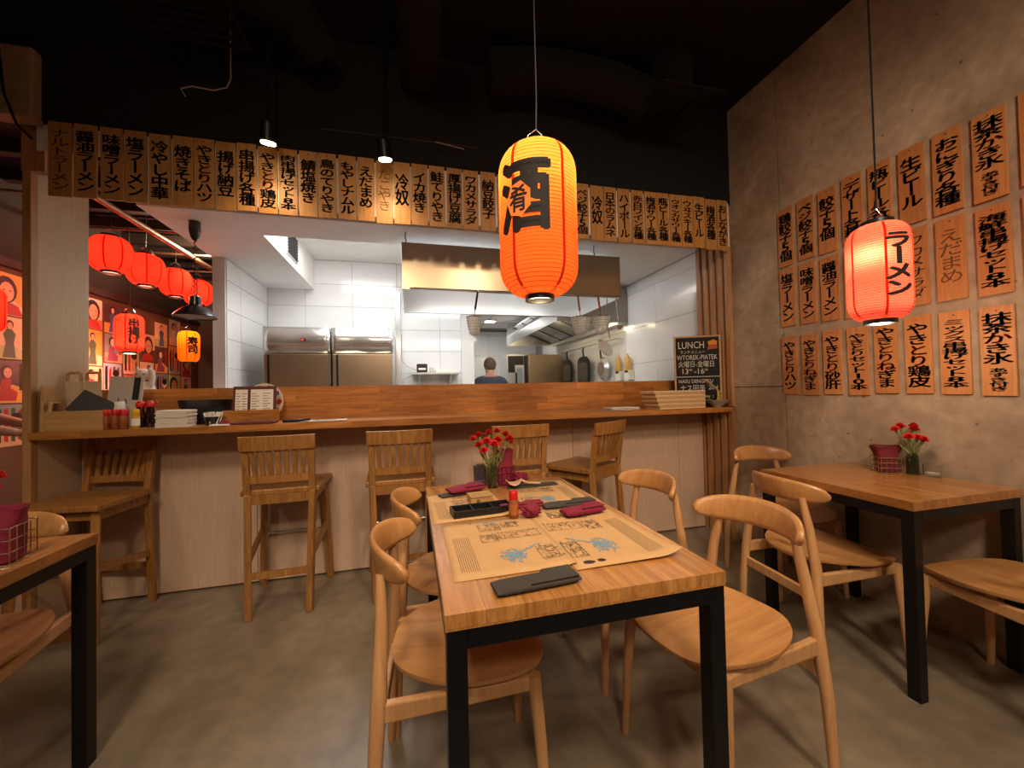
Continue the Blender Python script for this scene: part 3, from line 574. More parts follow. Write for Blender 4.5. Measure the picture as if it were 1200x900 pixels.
# ================================================================ bar stools
def make_stool(name, label, loc, rz):
    t = thing(name, label, 'bar stool', loc, rz, 'oak bar stools')
    g = G(); out = [(-0.20, -0.185), (0.20, -0.185), (0.215, 0.19), (-0.215, 0.19)]
    obj('seat', G().prism(out, 0.652, 0.682), STOOLW, t, bev=0.006)
    for s_ in (-1, 1):
        x = s_*0.163
        obj('leg', G().beam((s_*0.150, -0.235, 0), (x, -0.185, 0.66), 0.034, 0.036).beam((x, -0.185, 0.655), (x, -0.225, 0.94), 0.034, 0.030), STOOLW, t, bev=0.004)
        obj('leg', G().beam((s_*0.195, 0.185, 0), (s_*0.172, 0.145, 0.655), 0.034, 0.036), STOOLW, t, bev=0.004)
        obj('side_apron', G().beam((s_*0.166, -0.17, 0.625), (s_*0.172, 0.135, 0.625), 0.020, 0.05), STOOLW, t)
        obj('side_stretcher', G().beam((s_*0.157, -0.205, 0.30), (s_*0.186, 0.165, 0.37), 0.020, 0.036), STOOLW, t)
    obj('back_apron', G().beam((-0.165, -0.186, 0.628), (0.165, -0.186, 0.628), 0.020, 0.05), STOOLW, t); obj('front_apron', G().beam((-0.172, 0.145, 0.628), (0.172, 0.145, 0.628), 0.020, 0.05), STOOLW, t)
    obj('back_stretcher', G().beam((-0.156, -0.219, 0.225), (0.156, -0.219, 0.225), 0.018, 0.034), STOOLW, t)
    obj('foot_rail', G().tube([(-0.185, 0.165, 0.335), (0.185, 0.165, 0.335)], 0.007, 8), CHROME, t, smooth=40)
    def arc(u, d): return -d*(1-u*u)
    g = G(); R = []
    for i in range(13):
        u = -1+i/6; y = -0.232+arc(u, 0.022); R.append([(u*0.188, y-0.011, 0.905), (u*0.188, y+0.011, 0.905), (u*0.190, y+0.004, 0.985), (u*0.190, y-0.018, 0.985)])
    g.rows(R, closed=True); obj('top_rail', g, STOOLW, t, bev=0.003)
    g = G(); R = []
    for i in range(9):
        u = -1+i/4; y = -0.196+arc(u, 0.012); R.append([(u*0.155, y-0.009, 0.722), (u*0.155, y+0.009, 0.722), (u*0.155, y+0.007, 0.762), (u*0.155, y-0.011, 0.762)])
    g.rows(R, closed=True); obj('lower_rail', g, STOOLW, t)
    for k in range(7):
        u = -0.78+k*0.26; obj('back_slat', G().beam((u*0.15, -0.199+arc(u, 0.012), 0.758), (u*0.166, -0.231+arc(u, 0.02), 0.912), 0.024, 0.010, up=(0, 1, 0)), STOOLW, t)
    return t
s0 = make_stool('bar_stool', 'oak slat-back bar stool at the bar, second from left', (-0.73, 2.665, 0), 0.04)
for lb, p, rz in (('oak slat-back bar stool turned round at the left end of the bar', (-1.69, 2.605, 0), pi-0.14), ('oak slat-back bar stool at the bar, third from left', (-0.075, 2.66, 0), 0.02),
    ('oak slat-back bar stool half hidden behind the carnation vase', (0.665, 2.66, 0), 0.02), ('oak slat-back bar stool turned sideways, rightmost at the bar', (1.165, 2.60, 0), 0.55)):
    copy_thing(s0, lb, p, rz)
# ================================================================ tables
def table(label, x0, x1, y0, y1, topm, th=0.034, leg=0.042):
    w, d = x1-x0, y1-y0; t = thing('dining_table', label, 'table', ((x0+x1)/2, (y0+y1)/2, 0))
    tt = obj('table_top', G().b2((-w/2+0.001, -d/2+0.001, 0.75-th), (w/2-0.001, d/2-0.001, 0.7545-th)), topm, t); staves(tt, (-w/2, -d/2, 0.755-th), (w/2, d/2, 0.75), 'y', 'x', 0.45, 0.085, topm, int(abs(x0)*100))
    zt = 0.75-th; i = 0.003
    for sx in (-1, 1):
        for sy in (-1, 1): obj('leg', G().b2((sx*(w/2-i), sy*(d/2-i), 0), (sx*(w/2-i-leg), sy*(d/2-i-leg), zt-0.0005)), BLACK, t, bev=0.002)
    for sy in (-1, 1): obj('frame_rail', G().b2((-w/2+i+leg, sy*(d/2-i), zt-leg), (w/2-i-leg, sy*(d/2-i-leg), zt-0.0005)), BLACK, t, bev=0.002)
    for sx in (-1, 1): obj('frame_rail', G().b2((sx*(w/2-i), -d/2+i+leg, zt-leg), (sx*(w/2-i-leg), d/2-i-leg, zt-0.0005)), BLACK, t, bev=0.002)
    return t
table('long oak dining table with black steel frame in the middle', 0.057, 0.735, 0.812, 1.94, TABLEW)
table('small oak table with black steel legs by the concrete wall', 1.815, 2.44, 1.068, 1.735, TABLER)
table('oak table with black steel frame cut by the left edge', -1.75, -1.04, 0.98, 1.655, TABLER)
# ================================================================ things on the tables
ZT = 0.7505
def mat_sheet(label, x0, y0, w, d, rz, curl=0.006, flip=False, z=0.0):
    """kraft paper place mat; printed lines and drawings are parts"""
    t = thing('paper_placemat', label, 'placemat', (x0, y0, ZT+z), rz, 'kraft paper place mats on the long table')
    g = G(); R = []; n = 14; m = 10
    def cz(u, v): return 0.0008+curl*max(0, (u-0.8)/0.2)**2*(1-v)+curl*0.5*max(0, (0.12-v)/0.12)**2*u
    for j in range(m+1): R.append([(w*(i/n-0.5), d*(j/m-0.5), cz(i/n, j/m)) for i in range(n+1)])
    g.rows(R); o = obj('sheet', g, KRAFT, t, smooth=60); s = o.modifiers.new('thick', 'SOLIDIFY'); s.thickness = 0.0006; s.offset = -1
    r = random.Random(int(abs(x0*1000)+abs(y0*100)))
    def P(u, v): return (w*(u-0.5), d*(v-0.5), cz(u, v)+0.0006)
    def strokes(segs, wd): 
        gg = G()
        for (a, b) in segs:
            A, B = Vector(P(*a)), Vector(P(*b)); dd = (B-A); nn = Vector((-dd.y, dd.x, 0)).normalized()*wd/2
            zj = Vector((0, 0, 2.5e-6*len(gg.f))); gg.add([A-nn+zj, B-nn+zj, B+nn+zj, A+nn+zj], [(0, 1, 2, 3)])
        return gg
    def fx(u): return 1-u if flip else u
    cols = [((fx(0.08+k*0.018), 0.10), (fx(0.08+k*0.018), 0.66)) for k in range(9)]
    obj('printed_columns', strokes(cols, 0.0015), KRAFTINK, t)
    segs = []
    for bx, by, bw, bh in ((0.34, 0.52, 0.16, 0.14), (0.53, 0.55, 0.40, 0.13), (0.36, 0.74, 0.22, 0.14), (0.62, 0.78, 0.16, 0.12), (0.78, 0.14, 0.16, 0.2)):
        for q in range(60):
            a = (fx(bx+r.random()*bw), by+r.random()*bh); an = r.choice((0, pi/2, r.random()*3)); l = 0.02+r.random()*0.03
            segs.append((a, (a[0]+cos(an)*l, a[1]+sin(an)*l)))
        e = [(fx(bx), by), (fx(bx+bw), by), (fx(bx+bw), by+bh), (fx(bx), by+bh)]; segs += [(e[i], e[(i+1) % 4]) for i in range(4)]
    obj('printed_lettering', strokes(segs, 0.0017), KRAFTINK, t)
    segs = []
    for q in range(170):
        a = r.random()*2*pi; k = r.random(); p = (0.55+0.12*k*cos(a), 0.26+0.10*k*sin(a)); segs.append(((fx(p[0]), p[1]), (fx(p[0]+r.uniform(-0.04, 0.04)), p[1]+r.uniform(-0.035, 0.035))))
    for q in range(30): k = q/30; segs.append(((fx(0.64+0.2*k), 0.30+0.10*k+r.uniform(-0.01, 0.02)), (fx(0.66+0.2*k), 0.31+0.10*k+r.uniform(-0.02, 0.02))))
    for q in range(26): p = (0.5+r.uniform(-0.07, 0.07), 0.92+r.uniform(-0.03, 0.03)); segs.append(((fx(p[0]), p[1]), (fx(p[0]+r.uniform(-0.03, 0.03)), p[1]+r.uniform(-0.02, 0.02))))
    obj('printed_blue_drawing', strokes(segs, 0.0028), KRAFTBLUE, t)
    gg = G()
    for cu, cv, a, b in ((0.72, 0.07, 0.035, 0.02), (0.84, 0.065, 0.05, 0.022)) if flip else ((0.30, 0.95, 0.012, 0.01),):
        pts = [P(fx(cu+a*cos(q*pi/5)*(1+0.3*(q % 2))), cv+b*sin(q*pi/5)) for q in range(10)]; gg.add(pts, [tuple(range(9, -1, -1)) if flip else tuple(range(10))])
    obj('printed_dark_drawing', gg, KRAFTDARK, t)
    return t
mat_sheet('kraft paper place mat on near left quarter of the long table', 0.247, 1.155, 0.315, 0.42, 0.0)
mat_sheet('kraft paper place mat on near right quarter, lifting at its edge', 0.545, 1.165, 0.300, 0.50, -0.02, 0.016, flip=True, z=0.0012)
mat_sheet('kraft paper place mat on far left quarter of the long table', 0.20, 1.585, 0.28, 0.40, 0.03)
mat_sheet('kraft paper place mat on far right quarter of the long table', 0.56, 1.66, 0.28, 0.44, -0.05, flip=True)
def rounded(w, d, r=0.3, n=24, e=0.55):
    return [(math.copysign(abs(cos(2*pi*i/n))**e, cos(2*pi*i/n))*w/2, math.copysign(abs(sin(2*pi*i/n))**e, sin(2*pi*i/n))*d/2) for i in range(n)]
def napkin(label, x, y, w, d, h, rz, mat, fold=True, z=0.0, wav=0.0, seed=1):
    """folded napkin roll: soft slab with an overlapping diagonal flap"""
    r = random.Random(seed); t = thing('folded_napkin', label, 'napkin', (x, y, ZT+0.0014+z), rz); n = 14; R = []
    for i in range(n+1):
        u = i/n; X = (u-0.5)*w; k = 1-0.55*abs(2*u-1)**6; wob = wav*r.uniform(-1, 1); row = []
        for j in range(14):
            a = 2*pi*j/14; row.append((X, math.copysign(abs(cos(a))**0.5, cos(a))*d/2*(0.94+0.06*k)+wob, h/2+math.copysign(abs(sin(a))**0.7, sin(a))*h/2*k*(1+wav*6*r.uniform(-0.5, 0.5)*(sin(a) > 0))))
        R.append(row)
    obj('roll', G().rows(R, closed=True), mat, t, smooth=70)
    if fold:
        g = G(); q = [(-0.12*w, -d*0.48), (0.47*w, -d*0.48), (0.47*w, d*0.46), (0.12*w, d*0.46)]; g.prism(q, h*0.99, h*1.0+0.0035); obj('flap', g, mat, t, bev=0.001)
    return t
napkin('charcoal folded napkin at the near edge of the long table', 0.272, 0.878, 0.205, 0.062, 0.017, 0.08, GREYNAP)
napkin('charcoal napkin under a crimson napkin at left of the long table', 0.20, 1.745, 0.19, 0.055, 0.012, 0.30, GREYNAP, False)
napkin('crimson napkin lying on a charcoal napkin at left of the long table', 0.225, 1.75, 0.165, 0.075, 0.022, 0.30, CRIMSON, True, 0.013, 0.002, 3)
napkin('charcoal napkin beside the crimson napkins at the table\'s right', 0.585, 1.435, 0.215, 0.055, 0.017, 0.02, GREYNAP, True, 0, 0.002, 4)
napkin('crimson napkin at the right edge of the long table', 0.588, 1.318, 0.16, 0.06, 0.026, 0.16, CRIMSON, True, 0.004, 0.003, 5)
napkin('charcoal napkin behind the vase, under the wooden spoon', 0.545, 1.785, 0.24, 0.06, 0.008, 0.04, GREYNAP, False)
napkin('flat crimson napkin behind the red-capped shaker', 0.405, 1.475, 0.17, 0.05, 0.016, -0.03, CRIMSON, True, 0, 0.002, 6)
def crumple(label, x, y, s, seed, h=1.0):
    r = random.Random(seed); g = G(); g.ell((0, 0, s*0.62*h), (s, s*0.8, s*0.66*h), 22, 15)
    v2 = []
    for p in g.v:
        k = 1+0.20*sin(9*p[0]/s+seed)*cos(7*p[1]/s)+0.14*sin(13*p[2]/s+2*p[0]/s*5)+r.uniform(-0.10, 0.10); v2.append((p[0]*k, p[1]*k, max(0.0005, p[2]*(0.85+0.15*k))))
    g.v = v2; return tag(obj('crumpled_napkin', g, CRIMSON, loc=(x, y, ZT+0.0014), smooth=25), label, 'napkin')
crumple('crumpled crimson paper napkin beside the red-capped shaker', 0.405, 1.35, 0.034, 3, 1.1)
crumple('crumpled crimson napkin behind the wooden spoon', 0.50, 1.865, 0.045, 8, 0.9)
# wooden spoon
sp = thing('wooden_spoon', 'pale wooden spoon resting on the charcoal napkin behind the vase', 'spoon', (0.455, 1.762, ZT+0.011), 0.0)
R = []
for i in range(11):
    u = i/10; w = 0.026*math.sqrt(max(0.0, 1-(2*u-1)**2))+0.0015; x = -0.045+0.075*u; R.append([(x, w*cos(2*pi*j/10), 0.016+0.006*sin(2*pi*j/10)+0.016*(2*u-1)**2-(0.007 if sin(2*pi*j/10) > 0 else 0)*max(0, 1-(2*u-1)**2)) for j in range(10)])
obj('bowl', G().rows(R, closed=True), plain('spoon_wood', 'd6b088', 0.6), sp, smooth=60); obj('handle', G().tube([(0.026, 0, 0.028), (0.06, 0, 0.013), (0.12, 0, 0.006)], [0.006, 0.005, 0.005], 8), MATS['spoon_wood'], sp, smooth=60)
# three-part sauce tray
tr = thing('sauce_tray', 'black three-compartment sauce tray on the long table', 'tray', (0.245, 1.46, ZT+0.001), 0.10)
g = G(); w, d, h, wt = 0.225, 0.085, 0.026, 0.006
g.b2((-w/2, -d/2, 0), (w/2, d/2, 0.004))
for a, b in (((-w/2, -d/2), (w/2, -d/2+wt)), ((-w/2, d/2-wt), (w/2, d/2)), ((-w/2, -d/2+wt), (-w/2+wt, d/2-wt)), ((w/2-wt, -d/2+wt), (w/2, d/2-wt))): g.b2((a[0], a[1], 0.004), (b[0], b[1], h))
obj('tray_body', g, BLKPL, tr, bev=0.002)
for x in (-w/6, w/6): obj('divider', G().b2((x-0.003, -d/2+wt, 0.004), (x+0.003, d/2-wt, h-0.003)), BLKPL, tr)
# shaker, box, cup
def shaker(label, loc, body, capm, s=1.0, group=None, lab=None):
    t = thing('spice_shaker', label, 'shaker', loc, 0, group)
    obj('bottle', G().lathe([(0.014*s, 0), (0.0165*s, 0.003*s), (0.0165*s, 0.062*s), (0.0145*s, 0.066*s)], 20), body, t, smooth=40)
    obj('cap', G().lathe([(0.0155*s, 0.066*s), (0.016*s, 0.068*s), (0.0155*s, 0.092*s), (0.013*s, 0.096*s)], 20), capm, t, smooth=40)
    if lab: obj('paper_label', G().lathe([(0.0168*s, 0.014*s), (0.0168*s, 0.05*s)], 20, cap=False), lab, t, smooth=40)
    return t
SPICE = plain('chilli_spice', '8f4a20', 0.6, var=0.3, scale=60); REDCAP = plain('red_plastic_cap', 'c01a14', 0.4); YCAP = plain('yellow_plastic_cap', 'd8a21c', 0.4)
shaker('red-capped spice shaker in the middle of the long table', (0.343, 1.36, ZT+0.001), SPICE, REDCAP, 1.0, None, plain('orange_label', 'a8602a', 0.6))
bx = thing('wooden_box', 'small wooden card box beside the black sauce tray', 'box', (0.262, 1.60, ZT+0.001), 0.1); obj('box_body', G().b2((-0.045, -0.035, 0), (0.045, 0.035, 0.026)), BOXW, bx, bev=0.003); obj('lid', G().b2((-0.047, -0.037, 0.0262), (0.047, 0.037, 0.034)), BOXW, bx, bev=0.002); obj('knot_mark', G().lathe([(0.008, 0), (0.008, 0.0006)], 10), INKB, bx, (-0.015, -0.0352, 0.013), (pi/2, 0, 0))
def tumbler(name, label, loc, r, h, m, liquid=None):
    t = thing(name, label, 'glass', loc); obj('glass_wall', G().lathe([(r*0.9, 0), (r, h), (r*0.93, h), (r*0.83, 0.012), (0.001, 0.012)], 24), m, t, smooth=50)
    if liquid: obj('candle', G().lathe([(r*0.8, 0.0125), (r*0.82, h*0.3), (0.001, h*0.3)], 20), liquid, t, smooth=50)
tumbler('candle_glass', 'dark smoked candle glass left of the carnation vase', (0.307, 1.85, ZT), 0.032, 0.10, SMOKE, plain('white_wax', 'e8e2da', 0.6))
STEM = plain('flower_stem_green', '7b8a45', 0.6, var=0.15); PETAL = plain('carnation_petal', 'd81e1a', 0.7, var=0.2, scale=60)
def bloom_mesh(seed):
    r = random.Random(seed); g = G()
    for k in range(5):
        n = 22; rad = 0.021*(1-k*0.15); z = 0.004+k*0.0042; R = []
        for q, f in ((0.08, 0.0), (0.55, 0.35), (1.0, 1.0)): R.append([(rad*q*cos(2*pi*j/n+k)*(1+0.16*f*(j % 2)), rad*q*sin(2*pi*j/n+k)*(1+0.16*f*(j % 2)), z+0.007*f*(0.5+0.5*(j % 2))+r.uniform(-0.0015, 0.0015)) for j in range(n)])
        g.rows(R, closed=True, capped=False)
    return mesh('bloom', g, PETAL, 0)
BLOOMS = [bloom_mesh(i) for i in range(3)]
CALYX = mesh('calyx', G().lathe([(0.0025, -0.02), (0.006, -0.012), (0.0065, 0.004)], 8), STEM, 50)
LEAF = mesh('leaf', G().add([(0, 0, 0), (0.004, 0, 0.02), (0, 0.001, 0.055), (-0.004, 0, 0.02)], [(0, 1, 2, 3)]), STEM)
def carnation(label, group, base, tip, k, sc=1.0):
    t = thing('carnation', label, 'flower', base, 0, group); b = Vector((0, 0, 0)); tp = Vector(tip)-Vector(base); mid = b.lerp(tp, 0.5)+Vector((-tp.x*0.18, -tp.y*0.18, 0))
    obj('stem', G().tube([b, mid, tp], [0.0018, 0.0016, 0.0014], 6), STEM, t); d = (tp-mid).normalized(); q = Vector((0, 0, 1)).rotation_difference(d).to_euler()
    o = put('bloom', BLOOMS[k % 3], t, tp, q); o.scale = (sc,)*3; o = put('calyx', CALYX, t, tp, q); o.scale = (sc,)*3
    for i in range(3): put('leaf', LEAF, t, b.lerp(tp, 0.35+0.17*i), (0.5, 0.4*i, i*2.1+k))
def bouquet(vl, loc, r, h, tips, group, fl, glassm):
    v = thing('flower_vase', vl, 'vase', loc); obj('glass_body', G().lathe([(r, 0), (r, h*0.86), (r*0.82, h*0.93), (r*0.84, h), (r*0.74, h), (r*0.72, h*0.92), (r*0.88, h*0.84), (r*0.88, 0.006), (0.001, 0.006)], 24), glassm, v, smooth=50)
    obj('water', G().lathe([(r*0.86, 0.0065), (r*0.86, h*0.5), (0.001, h*0.5)], 20), plain('vase_water', 'b8c09a', 0.05, trans=0.9) if 'vase_water' not in MATS else MATS['vase_water'], v, smooth=50)
    for k, (dx, dy, z) in enumerate(tips): carnation(fl, group, (loc[0]+dx*0.06, loc[1]+dy*0.06, loc[2]+0.012), (loc[0]+dx, loc[1]+dy, loc[2]+z), k, 0.9+0.3*((k*7) % 5)/5)
bouquet('clear glass vase holding red carnations on the long table', (0.362, 1.82, ZT), 0.026, 0.115, [(-0.085, 0, 0.225), (-0.055, 0.03, 0.235), (-0.03, -0.03, 0.21), (-0.01, 0.02, 0.245), (0.02, -0.03, 0.215), (0.03, 0.03, 0.25), (0.065, 0.01, 0.235), (0.075, -0.02, 0.215), (-0.045, -0.04, 0.175), (0.0, -0.05, 0.20), (0.085, 0.03, 0.20), (-0.06, 0, 0.195)], 'red carnations in the long table vase', 'red carnation in the glass vase on the long table', GLASS)
bouquet('small dark glass vase of carnations on the wall table', (2.375, 1.395, ZT), 0.024, 0.10, [(-0.07, 0.02, 0.215), (-0.05, -0.02, 0.18), (-0.02, 0.03, 0.22), (-0.015, -0.03, 0.175), (0.02, 0, 0.21), (0.05, 0.02, 0.225), (0.005, -0.04, 0.165)], 'red carnations on the small wall table', 'red carnation in dark vase on the small wall table', plain('dark_vase_glass', '6a6a4a', 0.05, trans=0.9))
# wire baskets with crimson napkins
def basket(bl, nl, loc, w, h, rz=0.0, wire=CHROME, flare=1.35, nh=0.07):
    t = thing('wire_basket', bl, 'basket', loc, rz)
    for k in range(4):
        z = 0.003+h*k/3; a = w/2; obj('wire_ring', G().tube([(-a, -a, z), (a, -a, z), (a, a, z), (-a, a, z), (-a, -a, z)], 0.0016, 6), wire, t)
    me = mesh('wire_upright', G().tube([(0, 0, 0.003), (0, 0, h+0.003)], 0.0016, 6), wire)
    for s_ in range(4):
        for k in range(4):
            u = -w/2+w*k/4; p = [(u, -w/2), (w/2, u), (-u, w/2), (-w/2, -u)][s_]; put('wire_upright', me, t, (p[0], p[1], 0))
    n = thing('napkin_bundle', nl, 'napkins', (loc[0], loc[1], loc[2]+0.002), rz); g = G(); R = []
    for z, k in ((0.004, 0.90), (h*0.6, 0.93), (h, 0.95), (h+nh*0.5, 0.95+(flare-0.95)*0.45), (h+nh, flare)):
        R.append([(w/2*k*math.copysign(abs(cos(2*pi*j/20))**0.6, cos(2*pi*j/20)), w/2*k*0.94*math.copysign(abs(sin(2*pi*j/20))**0.6, sin(2*pi*j/20))*(1 if k < 1 else 0.55), z+(0.006*sin(j*1.3) if k > 1 else 0)) for j in range(20)])
    g.rows(R, closed=True); obj('napkin_fan', g, WINENAP if loc[0] > 1 else CRIMSON, n, smooth=50)
    for k in range(4): obj('napkin_edge', G().b2((-w/2*flare*0.9, -w*0.18+k*w*0.11, h+nh-0.012), (w/2*flare*0.9, -w*0.18+k*w*0.11+0.002, h+nh+0.004)), WINENAP if loc[0] > 1 else CRIMSON, n)
basket('wire basket of crimson napkins behind the carnation vase', 'crimson napkins standing in the basket behind the carnation vase', (0.425, 1.865, ZT), 0.085, 0.09, 0.1, plain('crimson_wire', '7a1430', 0.4, 0.3), 1.1, 0.075)
basket('silver wire basket on the small wall table', 'crimson napkins fanned out in the wall table basket', (2.315, 1.47, ZT), 0.085, 0.075, -0.5, CHROME, 1.5, 0.055)
basket('silver wire basket on the left table', 'crimson napkins standing in the left table basket', (-1.135, 1.44, ZT), 0.105, 0.10, 0.15, CHROME, 1.15, 0.05)
tumbler('drinking_glass', 'low clear candle glass beside the vase on the wall table', (2.385, 1.325, ZT), 0.034, 0.06, GLASS, MATS['white_wax'])
bouquet('glass vase at the left table edge holding pale buds', (-1.285, 1.545, ZT), 0.026, 0.11, [(0.05, 0, 0.19), (0.045, 0.02, 0.215), (-0.02, 0.01, 0.2)], 'carnations on the left table', 'carnation bud leaning out of the left table vase', GLASS)
# ================================================================ things on the bar counter
ZB = 1.0405
ct_ = thing('wooden_caddy', 'pale wooden caddy box holding menus at left end of counter', 'box', (-1.745, 2.665, ZB), 0.05)
g = G(); w, d, h = 0.26, 0.15, 0.105
obj('base', G().b2((-w/2, -d/2, 0), (w/2, d/2, 0.008)), BOXW, ct_)
for a, b in (((-w/2, -d/2, 0.008), (w/2, -d/2+0.01, h)), ((-w/2, d/2-0.01, 0.008), (w/2, d/2, h)), ((-w/2, -d/2+0.01, 0.008), (-w/2+0.01, d/2-0.01, h+0.09)), ((w/2-0.01, -d/2+0.01, 0.008), (w/2, d/2-0.01, h))): obj('side_board', G().b2(a, b), BOXW, ct_, bev=0.001)
def slab(name, label, cat, c, d, rot, mat, bev=0.0, group=None):
    return tag(obj(name, G().box((0, 0, 0), d), mat, None, c, rot, bev=bev), label, cat, group)
LEATH = plain('dark_menu_cover', '231b1c', 0.6); WINE = plain('wine_red_menu_cover', '571820', 0.55)
slab('menu_folder', 'dark menu folder leaning out of the wooden caddy', 'menu', (-1.70, 2.66, 1.165), (0.16, 0.012, 0.13), (-0.25, 0.55, 0.1), LEATH, 0.002)
slab('menu_folder', 'wine red menu tucked under the dark folder in the caddy', 'menu', (-1.745, 2.69, 1.13), (0.15, 0.010, 0.12), (-0.15, 0.45, 0.1), WINE, 0.002)
mc = thing('menu_booklet', 'pale grey menu booklet with brush lettering behind the caddy', 'menu', (-1.635, 2.775, ZB), 0.0)
bk = obj('cover', G().b2((-0.082, -0.005, 0), (0.082, 0.005, 0.295)), plain('pale_grey_card', 'b9aaa0', 0.6), mc, rot=(-0.10, 0.06, 0))
obj('black_band', G().b2((0.036, -0.0066, 0.16), (0.068, -0.0052, 0.293)), INK, bk); a, b = column_text('い', 0.05, 0.05, 0.175, 0.0); obj('brush_mark', G().add([(x-0.01, -0.0062, y) for x, y in a[0]], a[1]), INK, bk); obj('seal_dot', G().lathe([(0.012, 0), (0.012, 0.001)], 12), WINE, bk, (0.0, -0.0052, 0.06), (pi/2, 0, 0))
# wooden tray handles stacked behind the caddy
for k, (x, y, lb) in enumerate(((-1.852, 2.775, 'wooden serving tray standing behind the caddy, left one'), (-1.772, 2.785, 'wooden serving tray standing behind the caddy, right one'))):
    t = thing('serving_tray', lb, 'tray', (x, y, ZB)); g = G().b2((-0.036, -0.008, 0), (0.036, 0.008, 0.27)); obj('board', g, CHEEKW, t, bev=0.002)
    obj('handle', G().tube([(-0.03, 0, 0.265), (-0.03, 0, 0.31), (-0.022, 0, 0.318), (0.022, 0, 0.318), (0.03, 0, 0.31), (0.03, 0, 0.265)], 0.008, 8), BOXW, t, smooth=50)
t = thing('paddle_board', 'small wooden paddle frame at the counter\'s left end', 'board', (-1.865, 2.63, ZB), 0.25); obj('board', G().b2((-0.012, -0.05, 0), (0.0, 0.05, 0.24)), BOXW, t, bev=0.002); obj('frame_handle', G().tube([(0.012, -0.035, 0.06), (0.02, -0.035, 0.15), (0.02, 0.03, 0.15), (0.012, 0.03, 0.06), (0.012, -0.035, 0.06)], 0.009, 8), BOXW, t, smooth=50)
# shakers and bottles
GR = 'red-capped shakers on the counter'
for k, x in enumerate((-1.61, -1.565, -1.525)): shaker('red-capped orange spice shaker on counter, %s of three' % ('leftmost', 'middle one', 'rightmost')[k], (x, 2.62-0.006*k, ZB), SPICE, REDCAP, 1.12, GR)
shaker('yellow-capped shaker with white label on the counter', (-1.478, 2.62, ZB), plain('yellow_bottle', 'c9962a', 0.5), YCAP, 1.10, None, WHITEP)
shaker('white-capped pot behind the red-capped shakers', (-1.60, 2.70, ZB), WHITEP, plain('white_cap', 'dcd6cc', 0.5), 1.55)
SOY = plain('dark_soy_glass', '1f0d08', 0.1, coat=0.5)
for k, (x, y) in enumerate(((-1.50, 2.70), (-1.455, 2.705))):
    t = thing('soy_dispenser', 'red-topped soy sauce dispenser behind the shakers, %s one' % ('left', 'right')[k], 'bottle', (x, y, ZB), 0, 'soy sauce dispensers')
    obj('bottle', G().lathe([(0.026, 0), (0.03, 0.01), (0.026, 0.06), (0.017, 0.10), (0.017, 0.115)], 18), SOY, t, smooth=50); obj('cap', G().lathe([(0.02, 0.115), (0.022, 0.12), (0.02, 0.14), (0.008, 0.15)], 18), REDCAP, t, smooth=50); obj('spout', G().tube([(0.018, 0, 0.133), (0.034, 0, 0.142)], 0.005, 8), REDCAP, t)
# napkin stack, packet bowl, black tray
t = thing('napkin_stack', 'stack of white paper napkins on the counter', 'napkins', (-1.30, 2.66, ZB), 0.05)
for k in range(14): obj('napkin', G().box(((random.random()-0.5)*0.008-0.004, (random.random()-0.5)*0.008, 0.0028+k*0.0068), (0.15, 0.11, 0.0052), rz=(random.random()-0.5)*0.07), WHITEP, t)
t = thing('packet_bowl', 'small black bowl filled with white sugar packets', 'bowl', (-1.125, 2.65, ZB)); obj('bowl', G().lathe([(0.028, 0), (0.043, 0.05), (0.040, 0.05), (0.026, 0.006), (0.001, 0.006)], 24), BLKPL, t, smooth=50)
for k in range(12): a = k*2.4; rr = 0.012+0.018*(k % 3)/2; tag(obj('paper_packet', G().box((0, 0, 0.032), (0.016, 0.003, 0.068)), WHITEP, None, (-1.125+rr*cos(a), 2.65+rr*sin(a), ZB+0.012), (0.3*sin(a+k), 0.3*cos(a*2), a)), 'white paper packet standing in the small black bowl', 'packet', 'paper packets in the bowl')
t = thing('black_tray', 'black rectangular plastic tray behind the napkin stack', 'tray', (-1.24, 2.85, ZB)); g = G().prism(rounded(0.26, 0.15), 0.10, 0.104); obj('tray_floor', g, BLKPL, t)
R = [[(x*k, y*k, z) for x, y in rounded(0.26, 0.15)] for k, z in ((1.0, 0.10), (1.06, 0.145), (1.08, 0.148), (1.04, 0.145), (0.985, 0.1045))]; obj('tray_rim', G().rows(R, closed=True, capped=False), BLKPL, t, smooth=40); obj('tray_stack', G().prism(rounded(0.25, 0.14), 0.0, 0.0995), BLKPL, t)
# wooden holder with framed price cards
t = thing('menu_holder', 'low wooden holder in front of the price card stand', 'box', (-0.955, 2.74, ZB), -0.02); obj('front_board', G().b2((-0.14, -0.045, 0), (0.14, -0.033, 0.08)), SPLASHW, t, bev=0.001); obj('base', G().b2((-0.14, -0.0325, 0), (0.14, 0.045, 0.01)), SPLASHW, t); obj('end_board', G().b2((-0.14, -0.0325, 0.0105), (-0.13, 0.045, 0.08)), SPLASHW, t); obj('end_board', G().b2((0.13, -0.0325, 0.0105), (0.14, 0.045, 0.08)), SPLASHW, t)
t = thing('price_card_stand', 'wine red menu stand holding two white price cards', 'menu', (-0.945, 2.755, ZB+0.0105), 0.0); bk = obj('backing', G().b2((-0.118, -0.004, 0.0), (0.118, 0.004, 0.215)), WINE, t, rot=(-0.10, 0, 0))
for x, w in ((-0.072, 0.066), (0.04, 0.125)):
    cdn = obj('price_card', G().b2((x-w/2, -0.0056, 0.06), (x+w/2, -0.0042, 0.195)), WHITEP, bk); g = G()
    for q in range(7):
        for p in range(2): g.b2((x-w/2+0.006+p*w*0.5, -0.0064, 0.072+q*0.016), (x-w/2+0.006+p*w*0.5+w*(0.22+0.12*((q+p) % 2)), -0.0058, 0.0755+q*0.016))
    obj('printed_lines', g, INKB, bk)
